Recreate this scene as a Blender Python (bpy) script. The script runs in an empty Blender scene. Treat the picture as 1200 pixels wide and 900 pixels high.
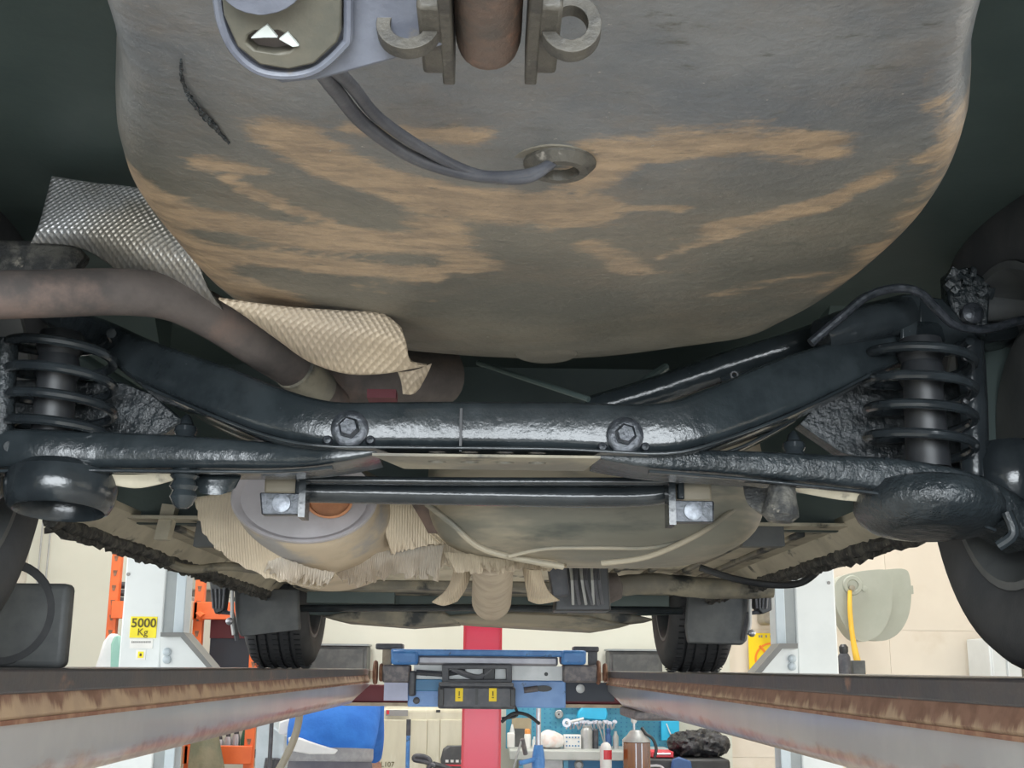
import bpy, bmesh, math, random
from mathutils import Vector, Matrix
from mathutils.geometry import tessellate_polygon
R = random.Random(7)
C = bpy.context.scene.collection
SC = bpy.context.scene
pi = math.pi

# ---------------------------------------------------------------- camera
FPX = 1435.0
def cam_axes(p, y, r):
    p, y, r = (math.radians(a) for a in (p, y, r))
    fw = Vector((math.sin(y)*math.cos(p), math.cos(y)*math.cos(p), math.sin(p)))
    rt = Vector((math.cos(y), -math.sin(y), 0)); up = rt.cross(fw)
    rt2 = rt*math.cos(r) + up*math.sin(r)
    return rt2, rt2.cross(fw), fw
RT, UP, FW = cam_axes(13.1, 1.0, 0.55)
cd = bpy.data.cameras.new('camera'); cam = bpy.data.objects.new('camera', cd); C.objects.link(cam)
cd.sensor_width = 36; cd.lens = 36*FPX/1200; cd.clip_start = 0.01
cam.matrix_world = Matrix(((RT.x, UP.x, -FW.x, 0), (RT.y, UP.y, -FW.y, 0), (RT.z, UP.z, -FW.z, 0), (0, 0, 0, 1)))
SC.camera = cam

# ---------------------------------------------------------------- world, lights, exposure
w = bpy.data.worlds.new('world'); SC.world = w; w.use_nodes = True
bg = w.node_tree.nodes['Background']; bg.inputs[0].default_value = (0.86, 0.93, 1.0, 1); bg.inputs[1].default_value = 2.4
SC.view_settings.view_transform = 'Standard'; SC.view_settings.look = 'None'
SC.view_settings.gamma = 1; SC.view_settings.use_curve_mapping = False
SC.view_settings.exposure = 0.35
FZ = -1.5
def area(name, loc, rot, sx, sy, power, col=(1, 1, 1)):
    l = bpy.data.lights.new(name, 'AREA'); l.shape = 'RECTANGLE'; l.size = sx; l.size_y = sy; l.energy = power; l.color = col
    o = bpy.data.objects.new(name, l); C.objects.link(o); o.location = loc; o.rotation_euler = rot
    return o
# daylight through the open workshop door behind the camera
area('door_daylight', (0.1, -2.75, 0.45), (math.radians(84), 0, 0), 3.6, 1.8, 235, (0.9, 0.96, 1.0))
# added fills at the windowless side walls, and overhead to brighten the far wall
area('window_daylight_left', (-3.2, 3.5, 0.3), (0, math.radians(-90), 0), 2.0, 5.0, 48, (0.95, 0.98, 1.0))
area('window_daylight_right', (3.55, 3.5, 0.3), (0, math.radians(90), 0), 2.0, 5.0, 46, (1.0, 0.96, 0.9))
for lx in (-1.6, 1.7):
    area('ceiling_tube_light', (lx, 7.1, 3.1), (0, 0, 0), 1.4, 0.3, 74, (1, 0.99, 0.95))

# ---------------------------------------------------------------- helpers
def at(px, py, Y):
    d = RT*((px-600)/FPX) + UP*((450-py)/FPX) + FW
    return d*(Y/d.y)
def at_z(px, py, z):
    d = RT*((px-600)/FPX) + UP*((450-py)/FPX) + FW
    return d*(z/d.z)
def m_px(Y): return Y*1.03/FPX          # metres per photograph pixel near depth Y

class MB:
    def __init__(s): s.v = []; s.f = []
    def add(s, vs, fs):
        n = len(s.v); s.v += [Vector(v) for v in vs]; s.f += [tuple(i+n for i in f) for f in fs]; return s
    def box(s, c, d, rot=None):
        c = Vector(c); hx, hy, hz = d[0]/2, d[1]/2, d[2]/2
        vs = [Vector((x, y, z)) for x in (-hx, hx) for y in (-hy, hy) for z in (-hz, hz)]
        if rot is not None: vs = [rot @ v for v in vs]
        return s.add([c+v for v in vs], [(0, 1, 3, 2), (4, 6, 7, 5), (0, 4, 5, 1), (2, 3, 7, 6), (0, 2, 6, 4), (1, 5, 7, 3)])
    def pbox(s, x0, y0, x1, y1, Y, dy):
        a = at(x0, (y0+y1)/2, Y); b = at(x1, (y0+y1)/2, Y); t = at((x0+x1)/2, y0, Y); u = at((x0+x1)/2, y1, Y)
        return s.box(((a.x+b.x)/2, Y+dy/2, (t.z+u.z)/2), (abs(b.x-a.x), dy, abs(t.z-u.z)))
    def tube(s, pts, r, seg=10, cap=True, smooth=0, jit=0):
        pts = [Vector(p) for p in pts]
        rs = list(r) if hasattr(r, '__len__') else [r]*len(pts)
        if smooth: pts, rs = spline(pts, rs, smooth)
        n = len(pts); vs = []; fs = []
        t0 = (pts[1]-pts[0]).normalized()
        u = t0.orthogonal().normalized()
        for i, p in enumerate(pts):
            t = (pts[min(i+1, n-1)]-pts[max(i-1, 0)]).normalized()
            u = (u - t*u.dot(t)).normalized(); v = t.cross(u)
            for k in range(seg):
                a = 2*pi*k/seg; rr = rs[i]*(1+R.uniform(-jit, jit))
                vs.append(p + (u*math.cos(a)+v*math.sin(a))*rr)
        for i in range(n-1):
            for k in range(seg):
                a = i*seg+k; b = i*seg+(k+1) % seg
                fs.append((a, b, b+seg, a+seg))
        if cap: fs += [tuple(range(seg))[::-1], tuple(range((n-1)*seg, n*seg))]
        return s.add(vs, fs)
    def lathe(s, prof, org, axis=(0, 0, 1), seg=32, cap=True, squash=1.0, ref=None):
        ax = Vector(axis).normalized()
        u = ax.orthogonal().normalized() if ref is None else (Vector(ref)-ax*Vector(ref).dot(ax)).normalized()
        v = ax.cross(u); org = Vector(org); vs = []; fs = []
        for (r, h) in prof:
            for k in range(seg):
                a = 2*pi*k/seg
                vs.append(org + ax*h + u*(r*math.cos(a)) + v*(r*math.sin(a)*squash))
        for i in range(len(prof)-1):
            for k in range(seg):
                a = i*seg+k; b = i*seg+(k+1) % seg
                fs.append((a, b, b+seg, a+seg))
        if cap: fs += [tuple(range(seg))[::-1], tuple(range((len(prof)-1)*seg, len(prof)*seg))]
        return s.add(vs, fs)
    def slab(s, outer, vec, holes=()):
        vec = Vector(vec); loops = [[Vector(p) for p in outer]] + [[Vector(p) for p in h] for h in holes]
        tris = tessellate_polygon(loops); allp = [p for l in loops for p in l]; n = len(allp)
        fs = [tuple(t) for t in tris] + [tuple(i+n for i in t[::-1]) for t in tris]
        o = 0
        for l in loops:
            m = len(l)
            for i in range(m):
                a = o+i; b = o+(i+1) % m
                fs.append((a, b, b+n, a+n))
            o += m
        return s.add(allp + [p+vec for p in allp], fs)
    def pslab(s, poly, Y, dy, holes=()):
        return s.slab([at(x, y, Y) for x, y in poly], (0, dy, 0), [[at(x, y, Y) for x, y in h] for h in holes])
    def sweep(s, pts, secs, smooth=0):
        """section points (a along Y, b across), one section per path point"""
        pts = [Vector(p) for p in pts]; m = len(secs[0])
        if smooth:
            flat = [[c for q in sec for c in q] for sec in secs]
            pts2, fl = spline_n(pts, flat, smooth)
            pts = pts2; secs = [[(f[2*i], f[2*i+1]) for i in range(m)] for f in fl]
        n = len(pts); vs = []; fs = []; Yv = Vector((0, 1, 0))
        for i, p in enumerate(pts):
            t = (pts[min(i+1, n-1)]-pts[max(i-1, 0)]); t.y = 0; t.normalize()
            nn = t.cross(Yv)
            if nn.z < 0 or (abs(nn.z) < 1e-3 and nn.x < 0): nn = -nn
            for a, b in secs[i]: vs.append(p + Yv*a + nn*b)
        for i in range(n-1):
            for k in range(m):
                a = i*m+k; b = i*m+(k+1) % m
                fs.append((a, b, b+m, a+m))
        fs += [tuple(range(m))[::-1], tuple(range((n-1)*m, n*m))]
        return s.add(vs, fs)
    def grid(s, rows, thick=None):
        """sheet from rows of points; thick = vector giving the sheet real thickness"""
        nr, nc = len(rows), len(rows[0])
        vs = [Vector(p) for r in rows for p in r]
        fs = [(i*nc+j, i*nc+j+1, (i+1)*nc+j+1, (i+1)*nc+j) for i in range(nr-1) for j in range(nc-1)]
        if thick is not None:
            n = len(vs); tv = Vector(thick)
            vs = vs + [v+tv for v in vs]
            fs = fs + [tuple(i+n for i in f[::-1]) for f in fs]
            edge = [j for j in range(nc)] + [i*nc+nc-1 for i in range(1, nr)] + [(nr-1)*nc+j for j in range(nc-2, -1, -1)] + [i*nc for i in range(nr-2, 0, -1)]
            for k in range(len(edge)):
                a = edge[k]; b = edge[(k+1) % len(edge)]
                fs.append((a, a+n, b+n, b))
        return s.add(vs, fs)
    def build(s, name, mat, parent=None, bevel=0, bseg=2, label=None, angle=35, sub=0):
        me = bpy.data.meshes.new(name)
        lo = Vector([min(v[i] for v in s.v) for i in range(3)]); hi = Vector([max(v[i] for v in s.v) for i in range(3)])
        c = (lo+hi)/2
        me.from_pydata([v-c for v in s.v], [], s.f); me.update()
        bm = bmesh.new(); bm.from_mesh(me); bmesh.ops.recalc_face_normals(bm, faces=bm.faces); bm.to_mesh(me); bm.free()
        me.polygons.foreach_set('use_smooth', [True]*len(me.polygons))
        me.set_sharp_from_angle(angle=math.radians(angle))
        me.materials.append(mat)
        o = bpy.data.objects.new(name, me); C.objects.link(o)
        WL[o.name] = c.copy()
        if parent is not None:
            o.parent = parent; o.location = c - WL[parent.name]
        else: o.location = c
        if bevel:
            md = o.modifiers.new('bevel', 'BEVEL'); md.width = bevel; md.segments = bseg; md.limit_method = 'ANGLE'; md.angle_limit = math.radians(40)
        if sub:
            md = o.modifiers.new('sub', 'SUBSURF'); md.levels = sub; md.render_levels = sub
        if label: o['label'] = label
        return o
WL = {}
def spline(pts, rs, k):
    p, r = spline_n(pts, [[x] for x in rs], k); return p, [x[0] for x in r]
def spline_n(pts, vals, k):
    n = len(pts); op = []; ov = []
    def cr(a, b, c, d, t): return 0.5*((2*b)+(c-a)*t+(2*a-5*b+4*c-d)*t*t+(3*b-a-3*c+d)*t*t*t)
    for i in range(n-1):
        i0, i1, i2, i3 = max(i-1, 0), i, i+1, min(i+2, n-1)
        for q in range(k):
            t = q/k
            op.append(cr(pts[i0], pts[i1], pts[i2], pts[i3], t))
            ov.append([vals[i1][j]*(1-t)+vals[i2][j]*t for j in range(len(vals[0]))])
    op.append(pts[-1].copy()); ov.append(list(vals[-1])); return op, ov
def rr(wd, h, r, n=3):
    out = []
    for cx, cy, a0 in ((wd/2-r, h/2-r, 0), (-wd/2+r, h/2-r, 90), (-wd/2+r, -h/2+r, 180), (wd/2-r, -h/2+r, 270)):
        for i in range(n+1):
            a = math.radians(a0+90*i/n); out.append((cx+r*math.cos(a), cy+r*math.sin(a)))
    return out
def ell(cx, cy, rx, ry, n=16, a0=0, a1=360, tilt=0):
    out = []; t = math.radians(tilt)
    for i in range(n):
        a = math.radians(a0+(a1-a0)*i/(n if a1-a0 == 360 else n-1)); x, y = rx*math.cos(a), ry*math.sin(a)
        out.append((cx+x*math.cos(t)-y*math.sin(t), cy+x*math.sin(t)+y*math.cos(t)))
    return out
def empty(name, loc, label, cat, group=None):
    o = bpy.data.objects.new(name, None); C.objects.link(o); o.location = loc; WL[o.name] = Vector(loc)
    o.empty_display_size = 0.05
    o['label'] = label; o['category'] = cat
    if group: o['group'] = group
    return o
def tag(o, label, cat, group=None):
    o['label'] = label; o['category'] = cat
    if group: o['group'] = group
    return o
def struct(o): o['kind'] = 'structure'; return o
def text(name, s, loc, size, mat, parent, rot=(pi/2, 0, 0), ext=0.0006, sx=1, bold=0):
    cu = bpy.data.curves.new(name, 'FONT'); cu.body = s; cu.size = size; cu.extrude = ext; cu.offset = bold
    cu.align_x = 'CENTER'; cu.align_y = 'CENTER'; cu.resolution_u = 3
    t = bpy.data.objects.new(name+'_t', cu); C.objects.link(t)
    me = bpy.data.meshes.new_from_object(t.evaluated_get(bpy.context.evaluated_depsgraph_get()))
    bpy.data.objects.remove(t); me.materials.clear(); me.materials.append(mat); me.name = name
    o = bpy.data.objects.new(name, me); C.objects.link(o); WL[o.name] = Vector(loc)
    o.parent = parent; o.location = Vector(loc)-WL[parent.name]; o.rotation_euler = rot; o.scale = (sx, 1, 1)
    return o

# ---------------------------------------------------------------- materials
class N:
    def __init__(s, name):
        s.m = bpy.data.materials.new(name); s.m.use_nodes = True; s.t = s.m.node_tree; s.b = s.t.nodes['Principled BSDF']
        s.co = s.t.nodes.new('ShaderNodeTexCoord').outputs['Object']
    def n(s, typ, **kw):
        nd = s.t.nodes.new(typ)
        for k, v in kw.items(): setattr(nd, k, v)
        return nd
    def l(s, a, b): s.t.links.new(a, b)
    def noise(s, scale, detail=4, rough=0.6, stretch=(1, 1, 1), off=(0, 0, 0)):
        mp = s.n('ShaderNodeMapping'); mp.inputs['Scale'].default_value = stretch; mp.inputs['Location'].default_value = off; s.l(s.co, mp.inputs[0])
        nz = s.n('ShaderNodeTexNoise'); nz.inputs['Scale'].default_value = scale; nz.inputs['Detail'].default_value = detail; nz.inputs['Roughness'].default_value = rough
        s.l(mp.outputs[0], nz.inputs['Vector']); return nz.outputs['Fac']
    def ramp(s, fac, p0, p1):
        r = s.n('ShaderNodeMapRange', interpolation_type='SMOOTHSTEP'); r.inputs[1].default_value = p0; r.inputs[2].default_value = p1
        s.l(fac, r.inputs[0]); return r.outputs[0]
    def mix(s, fac, a, b):
        mx = s.n('ShaderNodeMix', data_type='RGBA'); s.l(fac, mx.inputs[0]) if not isinstance(fac, float) else setattr(mx.inputs[0], 'default_value', fac)
        for sock, v in ((mx.inputs[6], a), (mx.inputs[7], b)):
            if isinstance(v, tuple): sock.default_value = (*v, 1)
            else: s.l(v, sock)
        return mx.outputs[2]
    def math(s, op, a, b=None):
        m = s.n('ShaderNodeMath', operation=op)
        for i, v in enumerate((a, b)):
            if v is None: continue
            if isinstance(v, (int, float)): m.inputs[i].default_value = v
            else: s.l(v, m.inputs[i])
        return m.outputs[0]
    def bump(s, h, strength, dist=0.002, prev=None):
        b = s.n('ShaderNodeBump'); b.inputs['Strength'].default_value = strength; b.inputs['Distance'].default_value = dist
        s.l(h, b.inputs['Height'])
        if prev is not None: s.l(prev, b.inputs['Normal'])
        s.l(b.outputs[0], s.b.inputs['Normal']); return b.outputs[0]
    def color(s, c):
        if isinstance(c, tuple): s.b.inputs['Base Color'].default_value = (*c, 1)
        else: s.l(c, s.b.inputs['Base Color'])
def mat(name, a, b=None, scale=8, rough=0.5, metal=0, p=(0.4, 0.65), bump=0, bscale=60, c=None, cscale=30, cp=(0.55, 0.7), stretch=(1, 1, 1), coat=0, bdist=0.002, detail=5):
    k = N(name); k.b.inputs['Roughness'].default_value = rough; k.b.inputs['Metallic'].default_value = metal
    if coat: k.b.inputs['Coat Weight'].default_value = coat; k.b.inputs['Coat Roughness'].default_value = 0.12
    if b is None: b = tuple(x*0.88 for x in a)
    col = k.mix(k.ramp(k.noise(scale, detail, stretch=stretch), *p), a, b)
    if c is not None: col = k.mix(k.ramp(k.noise(cscale, 6, stretch=stretch, off=(3, 1, 5)), *cp), col, c)
    k.color(col)
    if bump: k.bump(k.noise(bscale, 5), bump, bdist)
    return k.m
MT = {}
MT['black_wet'] = mat('black_underseal', (.017, .022, .025), (.028, .035, .039), 14, 0.17, 0, bump=0.4, bscale=48, bdist=0.003, c=(.1, .11, .12), cscale=260, cp=(.7, .76))
MT['black_gloss'] = mat('black_gloss_paint', (.017, .021, .024), (.027, .033, .037), 14, 0.16, 0, bump=0.25, bscale=45, bdist=.003)
MT['black_lumpy'] = mat('lumpy_black_underseal', (.018, .023, .026), (.03, .037, .041), 20, 0.2, 0, bump=0.75, bscale=75, bdist=0.006)
MT['black_matte'] = mat('dark_underbody', (.075, .103, .097), (.06, .085, .08), 5, 0.5, 0, bump=0.2, bscale=80, c=(.14, .17, .165), cscale=120, cp=(.72, .8))
MT['rubber'] = mat('tyre_rubber', (.042, .044, .048), (.058, .059, .062), 12, 0.75, bump=0.2, bscale=200)
MT['liner'] = mat('grey_plastic_liner', (.07, .075, .078), (.11, .115, .115), 9, 0.55, bump=0.15, bscale=90)
MT['bolt'] = mat('painted_bolt', (.05, .055, .065), (.02, .025, .03), 120, 0.3, 0.3, bump=0.5, bscale=150)
MT['bolt_silver'] = mat('silver_bolt', (.24, .26, .29), (.12, .13, .15), 90, 0.35, 0.3, bump=0.3, bscale=180)
MT['pipe'] = mat('sooty_exhaust_steel', (.07, .06, .056), (.115, .095, .086), 12, 0.75, bump=0.3, bscale=160, c=(.17, .12, .1), cscale=11, cp=(.5, .7))
MT['pipe_tan'] = mat('tan_exhaust_steel', (.42, .35, .26), (.33, .27, .2), 18, 0.7, bump=0.2, bscale=120)
MT['end_grey'] = mat('muffler_end_grey', (.4, .375, .39), (.33, .31, .315), 10, 0.55, bump=0.1, bscale=90)
MT['muffler'] = mat('muffler_dusty_steel', (.46, .375, .27), (.36, .29, .205), 9, 0.7, bump=0.2, bscale=60, c=(.28, .27, .26), cscale=6)
MT['rust_bright'] = mat('orange_rust', (.6, .27, .13), (.45, .2, .1), 20, 0.7, bump=0.2, bscale=120)
MT['tank'] = mat('dusty_fuel_tank', (.15, .145, .115), (.3, .26, .19), 5, 0.55, p=(.42, .58), bump=0.15, bscale=60, stretch=(.5, .5, 2.2), c=(.07, .075, .065), cscale=7)
MT['pan'] = mat('dusty_floor_pan', (.56, .51, .395), (.42, .38, .29), 7, 0.7, bump=0.3, bscale=50, c=(.045, .048, .045), cscale=8, cp=(.57, .66), stretch=(1.3, .8, 1))
MT['pan_dark'] = mat('smoky_floor_pan', (.16, .15, .125), (.3, .27, .2), 6, 0.65, bump=0.3, bscale=50, c=(.03, .034, .036), cscale=7, cp=(.5, .62))
MT['crust'] = mat('crusty_underseal', (.035, .036, .036), (.12, .115, .1), 40, 0.7, bump=0.9, bscale=140, bdist=0.005, c=(.25, .23, .19), cscale=70, cp=(.62, .72))
MT['white'] = mat('white_enamel', (.72, .76, .77), (.66, .7, .71), 3, 0.35)
MT['grey_steel'] = mat('grey_painted_steel', (.3, .33, .34), (.24, .27, .28), 6, 0.4)
MT['grey_dark'] = mat('dark_grey_rim_paint', (.15, .16, .16), (.19, .19, .185), 6, 0.45)
MT['blue_grey'] = mat('pale_blue_grey_steel', (.5, .57, .62), (.42, .49, .54), 6, 0.35, 0.1)
MT['wall'] = mat('cream_wall_paint', (.7, .71, .625), (.66, .67, .585), 1.2, 0.8, bump=0.1, bscale=30)
MT['wall_warm'] = mat('warm_wall_paint', (.78, .715, .615), (.73, .665, .57), 1.0, 0.8, bump=0.1, bscale=30, c=(.68, .6, .49), cscale=1.6, cp=(.55, .7))
MT['wall_white'] = mat('pale_wall_paint', (.74, .72, .65), (.66, .64, .58), 0.8, 0.8, c=(.5, .46, .41), cscale=1.3, cp=(.52, .68))
MT['floor'] = mat('pale_concrete', (.56, .54, .5), (.46, .44, .41), 2, 0.6, c=(.38, .36, .34), cscale=7, bump=0.1, bscale=40)
MT['ceil'] = mat('white_ceiling', (.7, .7, .68), None, 2, 0.9)
MT['orange'] = mat('orange_rack_paint', (.86, .17, .04), (.78, .14, .035), 4, 0.45)
MT['maroon'] = mat('maroon_panel', (.16, .03, .04), None, 4, 0.6)
MT['slate'] = mat('slate_blue_panel', (.045, .055, .075), None, 3, 0.6)
MT['blue'] = mat('worn_blue_paint', (.06, .2, .5), (.09, .27, .6), 16, 0.4, bump=0.1, c=(.03, .05, .09), cscale=22, cp=(.6, .7))
MT['blue_pale'] = mat('pale_blue_paint', (.17, .33, .66), (.13, .28, .6), 14, 0.4, c=(.04, .07, .13), cscale=14, cp=(.63, .72))
MT['lavender'] = mat('pale_lavender_paint', (.5, .53, .72), (.44, .47, .64), 10, 0.45)
MT['gun'] = mat('gunmetal_plastic', (.055, .058, .07), (.085, .088, .1), 26, 0.45, bump=0.3, bscale=90)
MT['grease'] = mat('greasy_roller_steel', (.12, .115, .125), (.2, .18, .18), 40, 0.5, 0.3, bump=0.4, bscale=150)
MT['rust'] = mat('rusted_steel', (.2, .09, .055), (.32, .18, .11), 22, 0.7, bump=0.4, bscale=100)
MT['chrome'] = mat('bright_steel', (.56, .56, .6), (.46, .46, .5), 10, 0.28, 0.6)
MT['rail'] = mat('satin_steel_rail', (.3, .3, .33), (.24, .24, .27), 10, 0.35, 0.3)
MT['alu'] = mat('dull_aluminium', (.44, .45, .45), (.36, .37, .37), 10, 0.42, 0.4)
MT['black'] = mat('black_plastic', (.02, .022, .025), (.03, .032, .035), 10, 0.45)
MT['yellow'] = mat('yellow_sticker', (.93, .78, .02), None, 3, 0.5)
MT['sign_yellow'] = mat('yellow_sign', (.93, .68, .0), (.9, .64, .0), 3, 0.5)
MT['sign_orange'] = mat('orange_sign_print', (.95, .26, .01), None, 3, 0.5)
MT['ink'] = mat('dark_ink', (.11, .085, .01), None, 5, 0.6)
MT['ink_grey'] = mat('grey_ink', (.3, .3, .3), None, 5, 0.6)
MT['paper'] = mat('white_sticker', (.82, .82, .8), None, 5, 0.6)
MT['red'] = mat('red_gloss_paint', (.78, .03, .085), (.72, .03, .085), 2, 0.25)
MT['red2'] = mat('red_plastic', (.7, .04, .06), None, 4, 0.4)
MT['cyan'] = mat('cyan_plastic', (.03, .52, .86), None, 4, 0.4)
MT['peg'] = mat('blue_pegboard', (.09, .36, .52), (.07, .31, .46), 4, 0.6)
MT['bench'] = mat('pale_bench_top', (.5, .53, .51), (.42, .45, .43), 8, 0.5)
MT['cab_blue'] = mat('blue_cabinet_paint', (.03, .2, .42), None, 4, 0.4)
MT['cab_cyan'] = mat('light_blue_cabinet_frame', (.12, .42, .62), None, 4, 0.4)
MT['cream'] = mat('cream_locker_paint', (.64, .61, .47), (.57, .54, .41), 3, 0.3, c=(.72, .7, .58), cscale=4, stretch=(3, 1, .6))
MT['cloth_blue'] = mat('blue_work_cloth', (.03, .17, .62), (.04, .21, .7), 9, 0.9, bump=0.5, bscale=14, bdist=0.01)
MT['cloth_grey'] = mat('dark_grey_work_trousers', (.12, .12, .15), (.15, .15, .18), 9, 0.9, bump=0.4, bscale=18, bdist=0.01)
MT['cloth_mid'] = mat('grey_knit_band', (.3, .3, .32), (.36, .36, .38), 30, 0.9)
MT['cloth_white'] = mat('white_cloth', (.85, .86, .88), None, 5, 0.9)
MT['skin'] = mat('skin', (.62, .38, .28), (.58, .35, .26), 10, 0.55)
MT['hair'] = mat('dark_brown_hair', (.04, .028, .02), None, 30, 0.6, bump=0.5, bscale=120)
MT['shoe'] = mat('black_work_boot', (.025, .024, .023), None, 20, 0.5)
MT['hose_yellow'] = mat('yellow_hose', (.9, .56, .06), (.85, .52, .05), 9, 0.45)
MT['reel'] = mat('grey_green_reel_plastic', (.4, .42, .36), (.35, .37, .31), 3, 0.4)
MT['olive'] = mat('olive_tarpaulin', (.15, .15, .1), (.23, .2, .13), 5, 0.8, bump=0.5, bscale=10, bdist=0.02)
MT['green'] = mat('dark_green_plastic', (.04, .16, .1), None, 5, 0.4)
MT['amber'] = mat('amber_oil', (.24, .085, .02), (.13, .05, .03), 5, 0.15, stretch=(6, 1, .4), coat=0.5)
MT['bag'] = mat('black_bin_bag', (.02, .021, .025), (.035, .036, .042), 12, 0.3, bump=0.8, bscale=22, bdist=0.02)
MT['plastic_white'] = mat('white_plastic_bag', (.86, .85, .84), (.8, .6, .54), 6, 0.4, p=(.5, .7), bump=0.6, bscale=24, bdist=0.01)
MT['tan'] = mat('tan_cardboard', (.42, .36, .25), (.36, .31, .21), 6, 0.8)
MT['socket'] = mat('olive_grey_socket', (.062, .062, .05), (.09, .082, .062), 20, 0.55, bump=.4, bscale=60)
MT['plate'] = mat('scuffed_bracket_paint', (.125, .135, .165), (.095, .102, .128), 25, 0.45, bump=.3, bscale=120, c=(.2, .17, .13), cscale=40, cp=(.62, .72))
MT['tow_dirty'] = mat('dirty_tow_steel', (.08, .073, .06), (.045, .042, .037), 70, 0.5, bump=.6, bscale=130, c=(.24, .22, .19), cscale=70, cp=(.62, .72))
MT['rust_tube'] = mat('rusty_receiver_steel', (.14, .095, .075), (.09, .075, .065), 45, 0.6, bump=.7, bscale=110, c=(.26, .15, .105), cscale=30, cp=(.52, .66))
MT['bin_grey'] = mat('taupe_plastic', (.32, .29, .23), (.27, .25, .2), 5, 0.5)
MT['orange_cap'] = mat('orange_plastic', (.9, .36, .1), None, 5, 0.4)
MT['mint'] = mat('mint_cloth', (.35, .6, .52), (.3, .54, .47), 6, 0.9)
MT['blue_cloth'] = mat('navy_plastic', (.04, .1, .26), None, 6, 0.5)
MT['body'] = mat('dark_blue_car_paint', (.03, .045, .07), None, 3, 0.25, 0.2)
MT['lamp'] = mat('lamp_housing', (.8, .8, .8), None, 3, 0.5)

def dimple_mat(name, a, b, metal, per, rough=0.42):
    k = N(name); k.b.inputs['Roughness'].default_value = rough; k.b.inputs['Metallic'].default_value = metal
    k.color(k.mix(k.ramp(k.noise(5, 5), .4, .62), a, b))
    mp = k.n('ShaderNodeMapping'); mp.inputs['Rotation'].default_value = (0, .6, 0); k.l(k.co, mp.inputs[0])
    sx = k.n('ShaderNodeSeparateXYZ'); k.l(mp.outputs[0], sx.inputs[0]); cb = k.n('ShaderNodeCombineXYZ')
    k.l(sx.outputs[0], cb.inputs[0]); k.l(k.math('MULTIPLY', sx.outputs[2], 1.2), cb.inputs[1])
    vo = k.n('ShaderNodeTexVoronoi', voronoi_dimensions='2D'); vo.inputs['Scale'].default_value = 1/per; vo.inputs['Randomness'].default_value = 0
    k.l(cb.outputs[0], vo.inputs['Vector'])
    k.bump(vo.outputs['Distance'], 0.9, .0035)
    return k.m
MT['foil'] = dimple_mat('dimpled_aluminium_shield', (.5, .5, .5), (.36, .33, .28), .55, .0062)
MT['foil_dirty'] = dimple_mat('dirty_dimpled_shield', (.5, .41, .3), (.4, .33, .25), .15, .0055, .6)
def rib_mat(name, a, b, metal, per, rough=.5):
    k = N(name); k.b.inputs['Roughness'].default_value = rough; k.b.inputs['Metallic'].default_value = metal
    k.color(k.mix(k.ramp(k.noise(7, 5), .4, .62), a, b))
    wv = k.n('ShaderNodeTexWave'); wv.inputs['Scale'].default_value = per; wv.inputs['Distortion'].default_value = 1.5; k.l(k.co, wv.inputs[0])
    k.bump(wv.outputs['Fac'], 0.5, 0.002); return k.m
MT['foil_tan'] = rib_mat('tan_ribbed_foil', (.56, .47, .34), (.45, .37, .27), 0, 75, .65)
MT['foil_white'] = rib_mat('pale_ribbed_foil', (.56, .5, .42), (.43, .36, .28), .2, 85, .5)

def well_mat():
    k = N('dirty_painted_well'); k.b.inputs['Roughness'].default_value = 0.4
    at_ = k.n('ShaderNodeVertexColor', layer_name='dirt'); sp = k.n('ShaderNodeSeparateColor'); k.l(at_.outputs[0], sp.inputs[0])
    base = k.mix(k.ramp(k.noise(5, 6), .38, .64), (.105, .1, .082), (.165, .152, .122))
    base = k.mix(sp.outputs['Green'], base, k.mix(k.ramp(k.noise(9, 6, off=(2, 5, 1)), .35, .65), (.125, .135, .148), (.18, .184, .188)))  # coat colour, with the bluish door-sky reflection mixed in
    # streaky tan dust broken up by stretched noise
    nz = k.noise(15, 12, .78, stretch=(.5, 1.3, 1))
    tan_f = k.ramp(k.math('ADD', k.math('MULTIPLY', sp.outputs['Red'], .95), k.math('MULTIPLY', k.math('SUBTRACT', nz, .47), 2.3)), .3, .72)
    tan_c = k.mix(k.ramp(k.noise(40, 8, .7, stretch=(.5, 1.5, 1)), .36, .66), (.47, .33, .205), (.27, .195, .13))
    col = k.mix(k.math('MULTIPLY', tan_f, .85), base, tan_c)
    col = k.mix(k.math('MULTIPLY', k.ramp(k.noise(7, 9, .75, off=(2, 8, 4), stretch=(.8, 1.2, 1)), .45, .75), .5), col, (.2, .155, .112))
    col = k.mix(k.ramp(k.noise(38, 8, .75, off=(7, 2, 2), stretch=(.6, 1.5, 1)), .56, .74), col, (.075, .075, .064))
    col = k.mix(k.ramp(k.noise(190, 3, off=(1, 2, 6)), .71, .76), col, (.36, .34, .3))
    col = k.mix(k.ramp(k.math('ADD', sp.outputs['Blue'], k.math('MULTIPLY', k.math('SUBTRACT', k.noise(70, 4), .5), .8)), .45, .7), col, (.03, .032, .032))
    k.color(col)
    b = k.bump(k.noise(22, 7), .45, .006); k.bump(k.noise(130, 4), .25, .002, prev=b)
    return k.m
MT['well'] = well_mat()

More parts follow.
